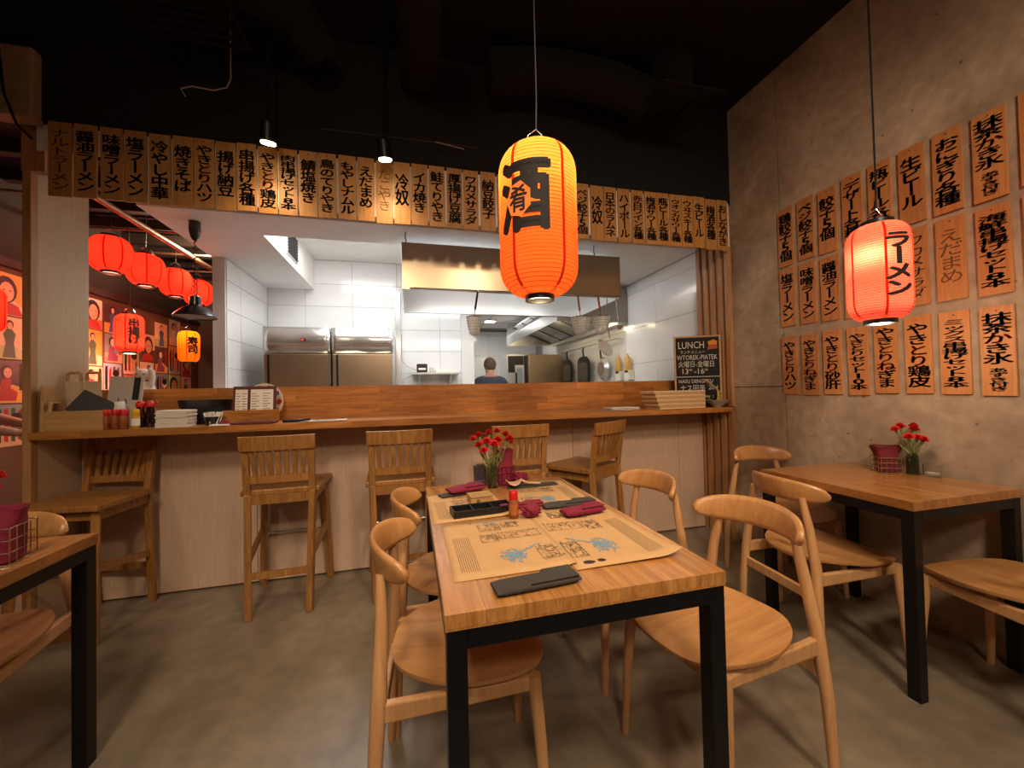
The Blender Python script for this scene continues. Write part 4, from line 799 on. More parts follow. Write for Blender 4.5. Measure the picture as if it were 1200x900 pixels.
# decorated plate on edge
t = thing('decorated_plate', 'patterned round plate standing against the upstand board', 'plate', (-0.935, 2.90, ZB), -0.1); PLB = plain('plate_blue', '5a5a78', 0.3); PLW = plain('plate_glaze', 'd8c6ae', 0.25); PLR = plain('plate_red', '9c4634', 0.3)
bk = obj('dish', G().lathe([(0.05, 0.0), (0.12, 0.012), (0.122, 0.016), (0.10, 0.014), (0.06, 0.008), (0.001, 0.008)], 40), PLW, t, (0, 0, 0.123), (pi/2-0.14, 0, 0), smooth=50)
for k in range(10):
    a = 2*pi*k/10; obj('painted_petal', G().lathe([(0.017, 0), (0.017, 0.0012)], 8), PLB if k % 2 else PLR, bk, (0.096*cos(a), 0.096*sin(a), 0.0148))
obj('painted_ring', G().lathe([(0.052, 0.0085), (0.052, 0.0098), (0.03, 0.0098), (0.03, 0.0085)], 30, cap=False), PLB, bk)
slab('menu_folder', 'wine red menu folder lying flat on the counter', 'menu', (-0.90, 2.632, ZB+0.008), (0.22, 0.11, 0.014), (0, 0, 0.05), WINE, 0.002); slab('menu_folder', 'white menu sheet under the wine red folder', 'menu', (-1.03, 2.615, ZB+0.004), (0.16, 0.09, 0.006), (0, 0, 0.08), WHITEP)
t = thing('folded_figure', 'small red folded paper ornament on the white menu sheet', 'ornament', (-1.045, 2.61, ZB+0.0075)); obj('fold', G().add([(-0.03, -0.01, 0), (0.03, -0.01, 0), (0.03, 0.012, 0), (-0.03, 0.012, 0), (-0.012, 0, 0.03), (0.016, 0, 0.016)], [(3, 2, 1, 0), (0, 1, 5, 4), (2, 3, 4, 5), (0, 4, 3), (1, 2, 5)]), CRIMSON, t)
t = thing('black_phone', 'black handset lying beside the wine red folder', 'phone', (-0.70, 2.66, ZB)); obj('body', G().prism(rounded(0.12, 0.045), 0, 0.018), BLKPL, t, bev=0.004); obj('antenna', G().tube([(0.05, 0.01, 0.012), (0.09, 0.005, 0.016)], 0.006, 8), BLKPL, t)
for k, (x, y, r_, lb) in enumerate(((-0.50, 2.65, 0.05, 'white printed sheet on the counter, right of the black handset'), (-0.55, 2.63, -0.08, 'grey printed sheet lying under the white sheet on the counter'))):
    t = thing('paper_sheet', lb, 'paper', (x, y, ZB+0.002+0.003*(1-k)), r_); obj('sheet', G().b2((-0.105, -0.06, 0), (0.105, 0.06, 0.002)), (WHITEP, plain('grey_paper', '9a8f86', 0.8))[k], t); g = G()
    for q in range(6): g.b2((-0.09, -0.05+q*0.017, 0.0021), (0.04+0.04*(q % 2), -0.046+q*0.017, 0.0024))
    obj('printed_lines', g, INKB, t)
# right end: sheets, kraft menu stack, chalkboard, noodle bowl
t = thing('menu_stack', 'low stack of white menu sheets near right end of counter', 'paper', (1.52, 2.66, ZB), 0.1)
for k in range(5): obj('sheet', G().box((0.006*sin(k*3), 0.004*cos(k*5), 0.003+k*0.0042), (0.24, 0.12, 0.0035), rz=0.05*sin(k*2)), (WHITEP, MATS['grey_paper'])[k % 2], t)
t = thing('card_stack', 'thick stack of folded kraft menus in front of the chalkboard', 'menus', (1.985, 2.655, ZB), 0.06)
for k in range(13): x_ = -0.05*k/13; obj('kraft_card', G().b2((-0.21+x_+0.004*sin(k*2.1), -0.085, 0.001+k*0.0105), (0.21, 0.085, 0.0103+k*0.0105)), KRAFT if k % 3 else plain('kraft_card_pale', 'd9bd92', 0.8) if 'kraft_card_pale' not in MATS else MATS['kraft_card_pale'], t)
SLATE = plain('blackboard_slate', '1a1512', 0.85, var=0.2, scale=6); CHALK = plain('white_chalk', 'cfc7ba', 0.95); CHALKO = plain('orange_chalk', 'd8842c', 0.95); CHALKR = plain('red_chalk', 'b0503a', 0.95)
ax, ay, bx_, by_ = 2.115, 2.83, 2.425, 2.66
cbd = thing('chalkboard', 'framed lunch chalkboard lettered LUNCH at right end of counter', 'chalkboard', ((ax+bx_)/2, (ay+by_)/2, ZB), atan2(by_-ay, bx_-ax)); cw_ = hypot(bx_-ax, by_-ay); ch_ = 0.58
obj('slate', G().b2((-cw_/2+0.012, -0.004, 0.012), (cw_/2-0.012, 0.006, ch_-0.012)), SLATE, cbd)
for a, b in (((-cw_/2, -0.009, 0), (-cw_/2+0.013, 0.009, ch_)), ((cw_/2-0.013, -0.009, 0), (cw_/2, 0.009, ch_)), ((-cw_/2+0.013, -0.009, ch_-0.013), (cw_/2-0.013, 0.009, ch_)), ((-cw_/2+0.013, -0.009, 0), (cw_/2-0.013, 0.009, 0.013))): obj('frame_bar', G().b2(a, b), BOXW, cbd)
def chalk(txt, x, z, h, maxw, mat=CHALK, bold=0.0):
    v, f, w = line_text(txt, h, bold); k = min(1.0, maxw/w); obj('chalk_lettering', G().add([(x+p*k, -0.0048, z+q) for p, q in v], f), mat, cbd)
X0 = -cw_/2+0.03
chalk('LUNCH', X0, 0.478, 0.058, 0.20); chalk('ランチメニュー', X0+0.015, 0.437, 0.022, 0.19); chalk('WTOREK-PIATEK', X0-0.008, 0.385, 0.040, 0.305); chalk('火曜日-金曜日', X0, 0.328, 0.040, 0.27); chalk('13', X0+0.02, 0.270, 0.044, 0.07); chalk('00', X0+0.082, 0.293, 0.018, 0.04); chalk('-16', X0+0.118, 0.270, 0.044, 0.08); chalk('00', X0+0.20, 0.293, 0.018, 0.04)
chalk('NASU DENGAKU', X0, 0.195, 0.030, 0.26); chalk('ナス田楽', X0+0.01, 0.128, 0.045, 0.19); chalk('26zł', X0+0.225, 0.14, 0.034, 0.07); chalk('yummy :)', X0+0.14, 0.075, 0.024, 0.15)
obj('chalk_rule', G().b2((-cw_/2+0.014, -0.0052, 0.243), (cw_/2-0.014, -0.0044, 0.248)), CHALK, cbd)
obj('bowl_drawing', G().add([(x, -0.0048, z) for x, z in ((cw_/2-0.09, 0.50), (cw_/2-0.03, 0.50), (cw_/2-0.025, 0.53), (cw_/2-0.05, 0.545), (cw_/2-0.095, 0.53))], [(0, 1, 2, 3, 4)]), CHALKO, cbd); obj('bowl_drawing', G().add([(x, -0.0048, z) for x, z in ((cw_/2-0.10, 0.465), (cw_/2-0.025, 0.47), (cw_/2-0.025, 0.497), (cw_/2-0.09, 0.497))], [(0, 1, 2, 3)]), CHALKR, cbd)
t = thing('noodle_bowl', 'grey sample noodle bowl with raised chopsticks at counter end', 'bowl', (2.335, 2.612, ZB)); BW = plain('grey_ceramic', 'a39a8c', 0.35); NOOD = plain('noodle_yellow', 'd8b24a', 0.5)
obj('bowl', G().lathe([(0.03, 0), (0.034, 0.008), (0.075, 0.036), (0.092, 0.058), (0.088, 0.058), (0.06, 0.03), (0.001, 0.024)], 32), BW, t, smooth=50)
obj('broth', G().lathe([(0.08, 0.048), (0.001, 0.050)], 24, cap=False), plain('noodle_broth', '8a5a2a', 0.3), t)
for k in range(8): obj('noodle', G().tube([(0.01+0.012*cos(k), 0.012*sin(k), 0.045), (0.012+0.006*cos(k), 0.006*sin(k), 0.09), (0.008+0.004*cos(k), 0.004*sin(k), 0.125), (0.014+0.01*cos(k+2), 0.01*sin(k+2), 0.09)], 0.0028, 6), NOOD, t, smooth=60)
for k in (-1, 1): obj('chopstick', G().tube([(0.05, k*0.006, 0.10), (-0.11, k*0.012, 0.22)], [0.003, 0.0045], 8), CHEEKW, t)
# ================================================================ kitchen
# two upright fridges against the back wall
def fridge(label, x0, x1, y0, y1, h, seed):
    t = thing('upright_fridge', label, 'fridge', ((x0+x1)/2, y1, 0)); w = x1-x0; dp = y1-y0
    obj('cabinet', G().b2((-w/2, -dp, 0.1), (w/2, 0, h)), STEEL, t, bev=0.004)
    R = []
    for i in range(13): u = i/12; R.append([(-w/2+w*u, -dp-0.018-0.006*sin(u*9+seed)*sin(pi*u), z) for z in (h-0.245, h-0.12, h-0.002)])
    f = G(); f.rows(R); p = obj('control_fascia', f, plain('fascia_stainless', 'd4d2ce', 0.2, 0.75) if 'fascia_stainless' not in MATS else MATS['fascia_stainless'], t, smooth=60); s = p.modifiers.new('thick', 'SOLIDIFY'); s.thickness = 0.012
    obj('display', G().b2((0.03, -dp-0.028, h-0.135), (0.075, -dp-0.0265, h-0.112)), BLKPL, t); obj('display_digits', G().b2((0.037, -dp-0.029, h-0.129), (0.06, -dp-0.0282, h-0.118)), lamp_face('red_led', 'ff3020', 2.0) if 'red_led' not in MATS else MATS['red_led'], t)
    d = obj('door', G().b2((-w/2+0.006, -dp-0.042, 0.13), (w/2-0.006, -dp-0.001, h-0.26)), STEELD, t, bev=0.005); obj('handle', G().b2((-w/2+0.04, -dp-0.048, 0.4), (-w/2+0.058, -dp-0.0425, h-0.265)), BLACK, d)
    for sx in (-1, 1):
        for y in (-dp+0.06, -0.06): obj('foot', G().lathe([(0.02, 0), (0.02, 0.1)], 10), BLACK, t, (sx*(w/2-0.06), y, 0))
fridge('stainless upright fridge in the kitchen, left one', -1.328, -0.758, 4.12, 4.82, 1.852, 0.0); fridge('stainless upright fridge in the kitchen, right one', -0.738, -0.178, 4.12, 4.82, 1.852, 2.0)
# hood over the pass: open canopy
hd = thing('extractor_hood', 'wide stainless canopy hood hanging over the kitchen pass', 'hood', (0.84, 2.98, 1.97)); x0, x1, dp, hh = -0.895, 0.885, 0.90, 0.345
obj('front_panel', G().b2((x0, 0, 0), (x1, 0.006, hh)), STEELD, hd); obj('rear_panel', G().b2((x0, dp-0.006, 0), (x1, dp, hh)), STEEL, hd); obj('top_panel', G().b2((x0, 0.0065, hh-0.006), (x1, dp-0.0065, hh)), STEEL, hd)
for x in (x0, x1-0.006): obj('end_panel', G().b2((x, 0.0065, 0), (x+0.006, dp-0.0065, hh-0.0065)), STEEL, hd)
obj('lower_lip', G().b2((x0+0.007, dp-0.05, 0.0), (x1-0.007, dp-0.0065, 0.012)), STEEL, hd); obj('lower_lip', G().b2((x0+0.007, 0.0065, 0.0), (x1-0.007, 0.03, 0.010)), STEEL, hd)
obj('light_strip', G().b2((x0+0.1, 0.03, 0.10), (x1-0.1, 0.06, 0.125)), lamp_face('hood_tube', 'eef6ff', 4.0), hd)
light('AREA', (0.84, 3.09, 2.06), 5, COOL, 1.5, (0.84, 3.6, 1.95), sy=0.04)
for x in (x0+0.03, 0.66):
    obj('chain', G().tube([(x, 0.02, hh), (x+0.004, 0.02, hh+0.02), (x-0.004, 0.02, hh+0.04), (x, 0.02, 2.40-1.97)], 0.004, 6), BLACK, hd)
# second hood along the right wall with sloping filters
h2 = thing('wall_hood', 'long stainless wall hood with slanted filters over the cooking line', 'hood', (1.57, 4.1, 1.97)); L2 = 2.35; w2 = WX-1.57-0.003
obj('side_lip', G().b2((0, 0, 0), (0.006, L2, 0.13)), STEEL, h2); obj('slope_panel', G().add([(0, 0, 0.13), (0, L2, 0.13), (0.35, L2, 0.40), (0.35, 0, 0.40), (0, 0, 0.136), (0, L2, 0.136), (0.35, L2, 0.406), (0.35, 0, 0.406)], [(0, 1, 2, 3), (7, 6, 5, 4), (0, 4, 5, 1), (1, 5, 6, 2), (2, 6, 7, 3), (3, 7, 4, 0)]), STEEL, h2)
obj('end_panel', G().b2((0.0065, 0, 0), (w2, 0.006, 0.40)), plain('hood_end_stainless', '9b958e', 0.4, 1.0), h2); obj('far_end_panel', G().b2((0.0065, L2-0.006, 0), (w2, L2, 0.40)), STEEL, h2)
obj('back_gutter', G().b2((w2-0.10, 0.0065, -0.01), (w2, L2-0.0065, 0.03)), STEEL, h2)
for k in range(5):
    y = 0.03+k*0.455; f = obj('filter_panel', G().add([(0.12, y, 0.30), (w2-0.10, y, 0.035), (w2-0.10, y+0.44, 0.035), (0.12, y+0.44, 0.30), (0.12, y, 0.32), (w2-0.10, y, 0.055), (w2-0.10, y+0.44, 0.055), (0.12, y+0.44, 0.32)], [(0, 3, 2, 1), (4, 5, 6, 7), (0, 1, 5, 4), (1, 2, 6, 5), (2, 3, 7, 6), (3, 0, 4, 7)]), STEEL, h2)
    obj('filter_seam', G().beam((0.12, y+0.447, 0.297), (w2-0.10, y+0.447, 0.032), 0.012, 0.01), BLACK, h2)
obj('hood_lamp', G().lathe([(0.06, 0), (0.06, 0.02)], 16), lamp_face('hood_lamp_face', 'ffdca0', 8.0), h2, (0.30, 1.0, 0.20)); light('POINT', (1.87, 5.1, 2.08), 4, (1.0, 0.80, 0.48), 0.05); light('POINT', (2.0, 4.35, 2.02), 2, (1.0, 0.80, 0.48), 0.05)
# hanging strainers and ladles on the pass hood's rail
WIRE = plain('mesh_wire', 'dcdcd6', 0.35, 0.4); MESHC = plain('fine_steel_mesh', 'd8d8d2', 0.5, 0.2, alpha=0.5); HANDW = wood('handle_wood', 'a05a28', '7a3c16', 'z', 1, 0.5)
tag(obj('hanging_rail', G().tube([(0.0, 2.965, 1.975), (1.715, 2.965, 1.975)], 0.005, 8), CHROME), 'thin steel rail along lower edge of the pass hood', 'rail')
def strainer(label, x, top, y, R_, hgt, hl, wood_=True, lean=0.0):
    t = thing('noodle_strainer', label, 'strainer', (x, y, top))
    e = Vector((lean, 0.02, -hl)); obj('handle', G().tube([(0, 0, 0.0), e*0.72], 0.008, 8), HANDW if wood_ else BLACK, t, smooth=50); obj('shank', G().tube([e*0.72, e], 0.004, 6), CHROME, t); obj('hook', G().tube([(0, 0, 0), (0, 0.0, 0.012), (0, -0.012, 0.012)], 0.003, 6), CHROME, t)
    c = e+Vector((0, 0, -0.005)); obj('rim', G().tube([c+Vector((R_*cos(2*pi*i/24), R_*sin(2*pi*i/24), 0)) for i in range(25)], 0.004, 6, False), CHROME, t, smooth=50)
    g = G()
    for k in range(6): q = k/6; rr = R_*(1-0.42*q**1.6); zz_ = -hgt*q; g.tube([c+Vector((rr*cos(2*pi*i/20), rr*sin(2*pi*i/20), zz_)) for i in range(21)], 0.0013, 4, False)
    for i in range(20): a = 2*pi*i/20; g.tube([c+Vector((R_*(1-0.42*q**1.6)*cos(a), R_*(1-0.42*q**1.6)*sin(a), -hgt*q)) for q in (0, 0.3, 0.6, 0.85, 1.0)]+[c+Vector((0, 0, -hgt*1.12))], 0.0013, 4, False)
    o = obj('wire_weave', g, WIRE, t); o['kind'] = 'stuff'
    obj('mesh_cup', G().lathe([(R_*(1-0.42*q**1.6)*0.995, -hgt*q) for q in (0, 0.2, 0.4, 0.6, 0.8, 1.0)]+[(0.002, -hgt*1.12)], 24, cap=False), MESHC, t, tuple(c), smooth=60)
strainer('wire noodle strainer hanging alone at the left of the pass', 0.50, 1.965, 2.95, 0.058, 0.13, 0.19, False, -0.03)
strainer('wire noodle strainer with wooden handle, left of the hanging pair', 1.32, 1.965, 2.95, 0.078, 0.13, 0.17, True, 0.03); strainer('wire noodle strainer with wooden handle, right of the hanging pair', 1.50, 1.965, 2.95, 0.076, 0.13, 0.16, True, 0.03)
def ladle(label, x, hl, r_, lean):
    t = thing('soup_ladle', label, 'ladle', (x, 2.95, 1.965)); e = Vector((lean, 0, -hl)); obj('handle', G().tube([(0, 0, 0), e], 0.005, 8), CHROME, t, smooth=50); obj('hook', G().tube([(0, 0, 0), (0, 0, 0.012), (0, -0.014, 0.012)], 0.004, 6), CHROME, t)
    obj('cup', G().lathe([(0.004, -r_*0.9), (r_*0.6, -r_*0.75), (r_*0.95, -r_*0.3), (r_, 0), (r_*0.94, 0), (r_*0.85, -r_*0.3), (r_*0.5, -r_*0.68), (0.004, -r_*0.8)], 18), CHROME, t, tuple(e), smooth=50)
ladle('steel ladle at the right end of the hood rail', 1.66, 0.24, 0.036, 0.025)
t = thing('skimmer', 'flat wire skimmer hanging beside the ladle', 'skimmer', (1.58, 2.95, 1.965)); obj('handle', G().tube([(0, 0, 0), (0.02, 0.05, -0.18), (0.07, 0.10, -0.33)], 0.005, 8), CHROME, t, smooth=50); obj('hook', G().tube([(0, 0, 0), (0, 0, 0.012), (0, -0.014, 0.012)], 0.004, 6), CHROME, t)
d_ = obj('skimmer_disc', G().lathe([(0.085, 0), (0.087, 0.008), (0.08, 0.006), (0.04, -0.012), (0.001, -0.018)], 24, cap=False), WIRE, t, (0.03, 0.12, -0.41), (0.9, 0.6, 0), smooth=50)
# pans hanging on the right wall under the hood
RAILY = (4.2, 6.0)
rl = thing('pan_rail', 'steel rail on right kitchen wall carrying the pans', 'rail', (2.38, 4.2, 1.80)); obj('bar', G().tube([(0, 0, 0), (0, 1.85, 0)], 0.006, 8), CHROME, rl)
for y in (0.02, 1.83): obj('bracket', G().tube([(0, y, 0), (0.078, y, 0)], 0.008, 8), CHROME, rl)
CAST = plain('cast_iron', '2a2926', 0.5, 0.4); CASTIN = plain('worn_pan_base', '5d5a54', 0.4, 0.5)
def pan(label, y, w, h, zc, rot, shape):
    t = thing('grill_pan' if shape == 'sq' else 'frying_pan', label, 'pan', (2.36, y, zc)); sx = -1
    if shape == 'sq':
        R = [[(x_, a*k, b*k) for a, b in rounded(w, h, e=0.5)] for x_, k in ((0.03, 0.86), (0.0, 1.0), (-0.004, 1.0), (-0.006, 0.93))]
        obj('body', G().rows(R, closed=True), CAST, t, smooth=40); obj('base_face', G().prism(rounded(w*0.72, h*0.72, e=0.5), 0, 0.004), CASTIN, t, (-0.0065, 0, 0), (0, -pi/2, 0))
    else:
        obj('body', G().lathe([(w*0.36, 0), (w*0.5, 0.04), (w*0.48, 0.042), (0.001, 0.012)], 30), STEEL, t, (0, 0, 0), (0, pi/2, 0), smooth=40); obj('base_face', G().lathe([(w*0.30, 0), (w*0.30, 0.003), (w*0.12, 0.003), (w*0.12, 0.004), (0.001, 0.004)], 24), plain('copper_base', 'a89080', 0.35, 0.7) if 'copper_base' not in MATS else MATS['copper_base'], t, (-0.0035, 0, 0), (0, pi/2, 0), smooth=40)
    obj('handle', G().tube([(0.01, 0, h*0.46), (0.0, 0, h*0.46+0.10), (0.01, 0, 1.797-zc)], [0.013, 0.011, 0.010], 8), BLACK, t, smooth=50)
pan('dark square grill pan on the kitchen rail, farther one', 5.75, 0.36, 0.42, 1.47, 0, 'sq'); pan('dark square grill pan on the kitchen rail, nearer one', 5.15, 0.38, 0.44, 1.45, 0, 'sq'); pan('round steel pan with worn copper base on the kitchen rail', 4.62, 0.30, 0.30, 1.46, 0, 'rd')
for k, y in enumerate((4.26, 4.05)):
    t = thing('soap_dispenser', 'yellow squeeze dispenser on tiled kitchen wall, %s one' % ('farther', 'nearer')[k], 'dispenser', (2.41, y, 1.30), 0, 'wall dispensers'); obj('holder', G().b2((-0.02, -0.055, 0), (0.048, 0.055, 0.11)), WHITEP, t, bev=0.004); obj('dark_label', G().b2((-0.0215, -0.035, 0.085), (-0.0202, 0.035, 0.108)), INK, t); obj('bottle', G().lathe([(0.034, 0.111), (0.036, 0.13), (0.034, 0.25), (0.014, 0.28), (0.01, 0.30)], 18), plain('yellow_soap', 'c9a050', 0.4) if 'yellow_soap' not in MATS else MATS['yellow_soap'], t, smooth=50)
# wall shelf with printer
t = thing('wall_shelf', 'small steel shelf on the white tiled kitchen wall', 'shelf', (0.28, 4.70, 1.415)); obj('board', G().b2((-0.27, -0.13, 0), (0.27, 0.145, 0.02)), STEEL, t)
for x in (-0.19, 0.17): obj('bracket', G().add([(x-0.01, 0.145, 0), (x+0.01, 0.145, 0), (x+0.01, -0.08, 0), (x-0.01, -0.08, 0), (x-0.01, 0.145, -0.15), (x+0.01, 0.145, -0.15)], [(0, 1, 2, 3), (4, 5, 1, 0), (3, 2, 5, 4), (0, 3, 4), (1, 5, 2)]), STEEL, t)
t = thing('receipt_printer', 'black receipt printer on the kitchen wall shelf', 'printer', (0.12, 4.69, 1.436)); obj('body', G().b2((-0.06, -0.08, 0), (0.06, 0.08, 0.10)), BLKPL, t, bev=0.008); obj('paper_slot', G().b2((-0.04, -0.082, 0.03), (0.04, -0.0805, 0.052)), WHITEP, t)
slab('order_pad', 'pile of white order slips on the kitchen wall shelf', 'paper', (0.38, 4.68, 1.452), (0.22, 0.16, 0.03), (0, 0, 0.05), WHITEP); tumbler('small_jar', 'small glass jar on the kitchen shelf beside the printer', (0.23, 4.68, 1.4355), 0.025, 0.06, GLASS)
tag(obj('printer_cable', G().tube([(0.06, 4.74, 1.47), (-0.05, 4.78, 1.52), (-0.11, 4.81, 1.60), (-0.105, 4.81, 1.90)], 0.004, 6), CABLE, smooth=50), 'white cable rising from the receipt printer', 'cable'); tag(obj('printer_cable', G().tube([(0.06, 4.76, 1.45), (-0.02, 4.80, 1.40), (-0.10, 4.81, 1.36), (-0.10, 4.81, 1.1)], 0.004, 6), CABLE, smooth=50), 'white cable falling from the receipt printer', 'cable')
# ovens and tall cabinet at the passage
t = thing('steel_cabinet', 'tall stainless cabinet beside the hanging pans', 'cabinet', (2.08, 6.0, 0)); obj('body', G().b2((-0.27, 0.0, 0.05), (0.30, 0.65, 1.78)), STEELD, t, bev=0.005); obj('door', G().b2((-0.26, -0.02, 0.08), (0.29, -0.001, 1.76)), STEELD, t, bev=0.004)
ov = thing('combi_oven', 'stainless combi oven with open black door in the back kitchen', 'oven', (1.62, 6.15, 0)); obj('body', G().b2((-0.13, 0, 0.7), (0.16, 0.5, 1.80)), STEEL, ov, bev=0.005); obj('dark_cavity', G().b2((-0.11, -0.004, 1.50), (0.15, -0.0005, 1.77)), BLKPL, ov); dr = obj('door', G().b2((0.0, -0.03, 1.22), (0.15, -0.005, 1.62)), STEEL, ov); obj('glass', G().b2((0.03, -0.034, 1.27), (0.12, -0.0305, 1.57)), plain('oven_glass', '9fb0b4', 0.1), dr); obj('handle', G().tube([(0.012, -0.05, 1.28), (0.012, -0.05, 1.5)], 0.012, 8), BLACK, dr); obj('stand', G().b2((-0.12, 0.02, 0), (0.15, 0.48, 0.699)), STEEL, ov)
# dish shelves on the passage wall
for k, z in enumerate((1.40, 1.62)):
    t = thing('dish_rack', 'white wall rack of stacked plates in passage, %s one' % ('lower', 'upper')[k], 'rack', (0.42, 6.6, z), 0, 'plate racks'); obj('shelf', G().b2((-0.06, -0.3, 0), (0.18, 0.3, 0.012)), WHITEP, t)
    for q in range(3): obj('plate', G().lathe([(0.05, 0), (0.09, 0.012), (0.086, 0.014), (0.001, 0.006)], 20), WHITEP, t, (0.07, -0.2+q*0.2, 0.0125), smooth=50)
# kitchen worktops behind the upstand
for x0, x1, lb in ((-1.5, -0.5, 'left'), (-0.45, 0.9, 'middle'), (0.95, 1.75, 'right')):
    t = thing('kitchen_worktable', f'stainless kitchen worktable behind the bar, {lb} one', 'worktable', ((x0+x1)/2, 3.32, 0), 0, 'kitchen worktables'); w = x1-x0; obj('top', G().b2((-w/2, -0.29, 0.86), (w/2, 0.29, 0.9)), STEEL, t)
    for sx in (-1, 1):
        for sy in (-1, 1): obj('leg', G().b2((sx*(w/2-0.03), sy*0.27, 0), (sx*(w/2-0.07), sy*0.23, 0.859)), STEEL, t)
# black pull-down pendant
pd = thing('pendant_lamp', 'black enamel pull-down pendant lamp over the left end of the bar', 'lamp', (-1.41, 3.10, 1.745)); obj('shade', G().lathe([(0.122, 0), (0.124, 0.006), (0.112, 0.022), (0.075, 0.06), (0.045, 0.078), (0.034, 0.085), (0.032, 0.14), (0.012, 0.15), (0.006, 0.15), (0.03, 0.08), (0.07, 0.055), (0.115, 0.004), (0.122, 0)], 40, cap=False), plain('black_enamel', '1a1817', 0.3, coat=0.4), pd, smooth=40)
obj('inner_disc', G().lathe([(0.112, 0.008), (0.001, 0.012)], 30, cap=False), plain('lamp_inner', 'a8a29a', 0.4), pd); cz = [(0.011*cos(k*1.7)*(0.6 if k % 2 else 1), 0.011*sin(k*1.7), 0.15+k*0.010) for k in range(38)]; obj('coiled_cord', G().tube(cz, 0.004, 6), BLACK, pd, smooth=60); obj('ceiling_rose', G().lathe([(0.012, 0.525), (0.026, 0.55), (0.034, 0.59), (0.034, 0.652)], 24), MATS['black_enamel'], pd, smooth=40)
# ================================================================ left room behind the bar
XW = -2.95
struct('wall_posters', G().b2((XW-0.06, 2.2, 0), (XW, 6.6, 2.245)), plain('aged_plaster_wall', '5e4634', 0.9, var=0.15, scale=3))
struct('wall_posters_upper', G().b2((XW-0.06, 2.2, 2.246), (XW, 6.6, ZC)), plain('dark_upper_wall', '241812', 0.9))
struct('wall_left_end', G().b2((XW, 6.55, 0), (-1.635, 6.62, ZC)), plain('grey_green_wall', '5a5a50', 0.85, var=0.1, scale=2))
struct('wall_passage_divider', G().b2((-1.66, 4.951, 0), (-1.632, 6.55, ZC)), DARKW)
BEAM = plain('dark_beam_paint', '2a1c16', 0.7, var=0.2, scale=4); PIPE = plain('galvanised_pipe', '8a6a58', 0.4, 0.6)
me = mesh('beam', G().b2((-0.66, -0.035, -0.05), (0.66, 0.035, 0.05)), BEAM)
for k in range(9): tag(put('ceiling_beam', me, None, (-2.29, 2.95+k*0.42, 2.92)), f'dark ceiling beam of the left room, {ORD[k]} from the front', 'beam', 'dark ceiling beams of the left room')
me = mesh('rod', G().tube([(-0.66, 0, 0), (0.66, 0, 0)], 0.010, 8), PIPE)
for k in range(4): tag(put('cross_pipe', me, None, (-2.29, 3.55+k*0.62, 2.70)), f'thin cross pipe under the left room beams, {ORD[k]} from the front', 'pipe', 'thin cross pipes of the left room')
tag(obj('long_pipe', G().tube([(-2.17, 2.95, 2.655), (-2.17, 6.5, 2.655)], 0.024, 12), PIPE, smooth=50), 'long pipe running back under the left room ceiling', 'pipe')
tag(obj('wall_ledge', G().b2((XW+0.001, 2.3, 2.215), (XW+0.05, 6.5, 2.275)), BEAM), 'dark wooden ledge along the top of the poster wall', 'ledge')
struct('ceiling_left', G().b2((XW, 2.65, 3.0), (-1.64, 6.55, 3.03)), plain('brown_ceiling_boards', '2c1d15', 0.85, var=0.2, scale=5))
# posters, each a flat sheet with a printed figure
PC = ['c9a27c', 'd8c39a', 'b98a86', '9fb4c4', 'd6a24a', 'c87a5a', '7a8a8c', 'e0d2bc', 'a8bc7a', '4a3a3a', 'd8b8a8']
PN = ['tan', 'cream', 'dusty pink', 'pale blue', 'ochre', 'terracotta', 'grey', 'off-white', 'green', 'dark', 'rose']
PM = [plain('poster_print_%d' % i, c, 0.55, var=0.08, scale=12) for i, c in enumerate(PC)]
HAIR = plain('printed_dark_hair', '231512', 0.6); FACE = plain('printed_face', 'd9a888', 0.6); KIM = [plain('printed_dress_%d' % i, c, 0.6) for i, c in enumerate(('a83a34', '4a5a86', 'd8d0c0', '3c5a44', '8a4a6a', 'd0903a'))]
KN = ['red', 'blue', 'white', 'green', 'plum', 'orange']
def flat(g, cy, cz, ry, rz, n=12, x=0.0): g.add([(x, cy+ry*cos(2*pi*i/n), cz+rz*sin(2*pi*i/n)) for i in range(n)], [tuple(range(n))])
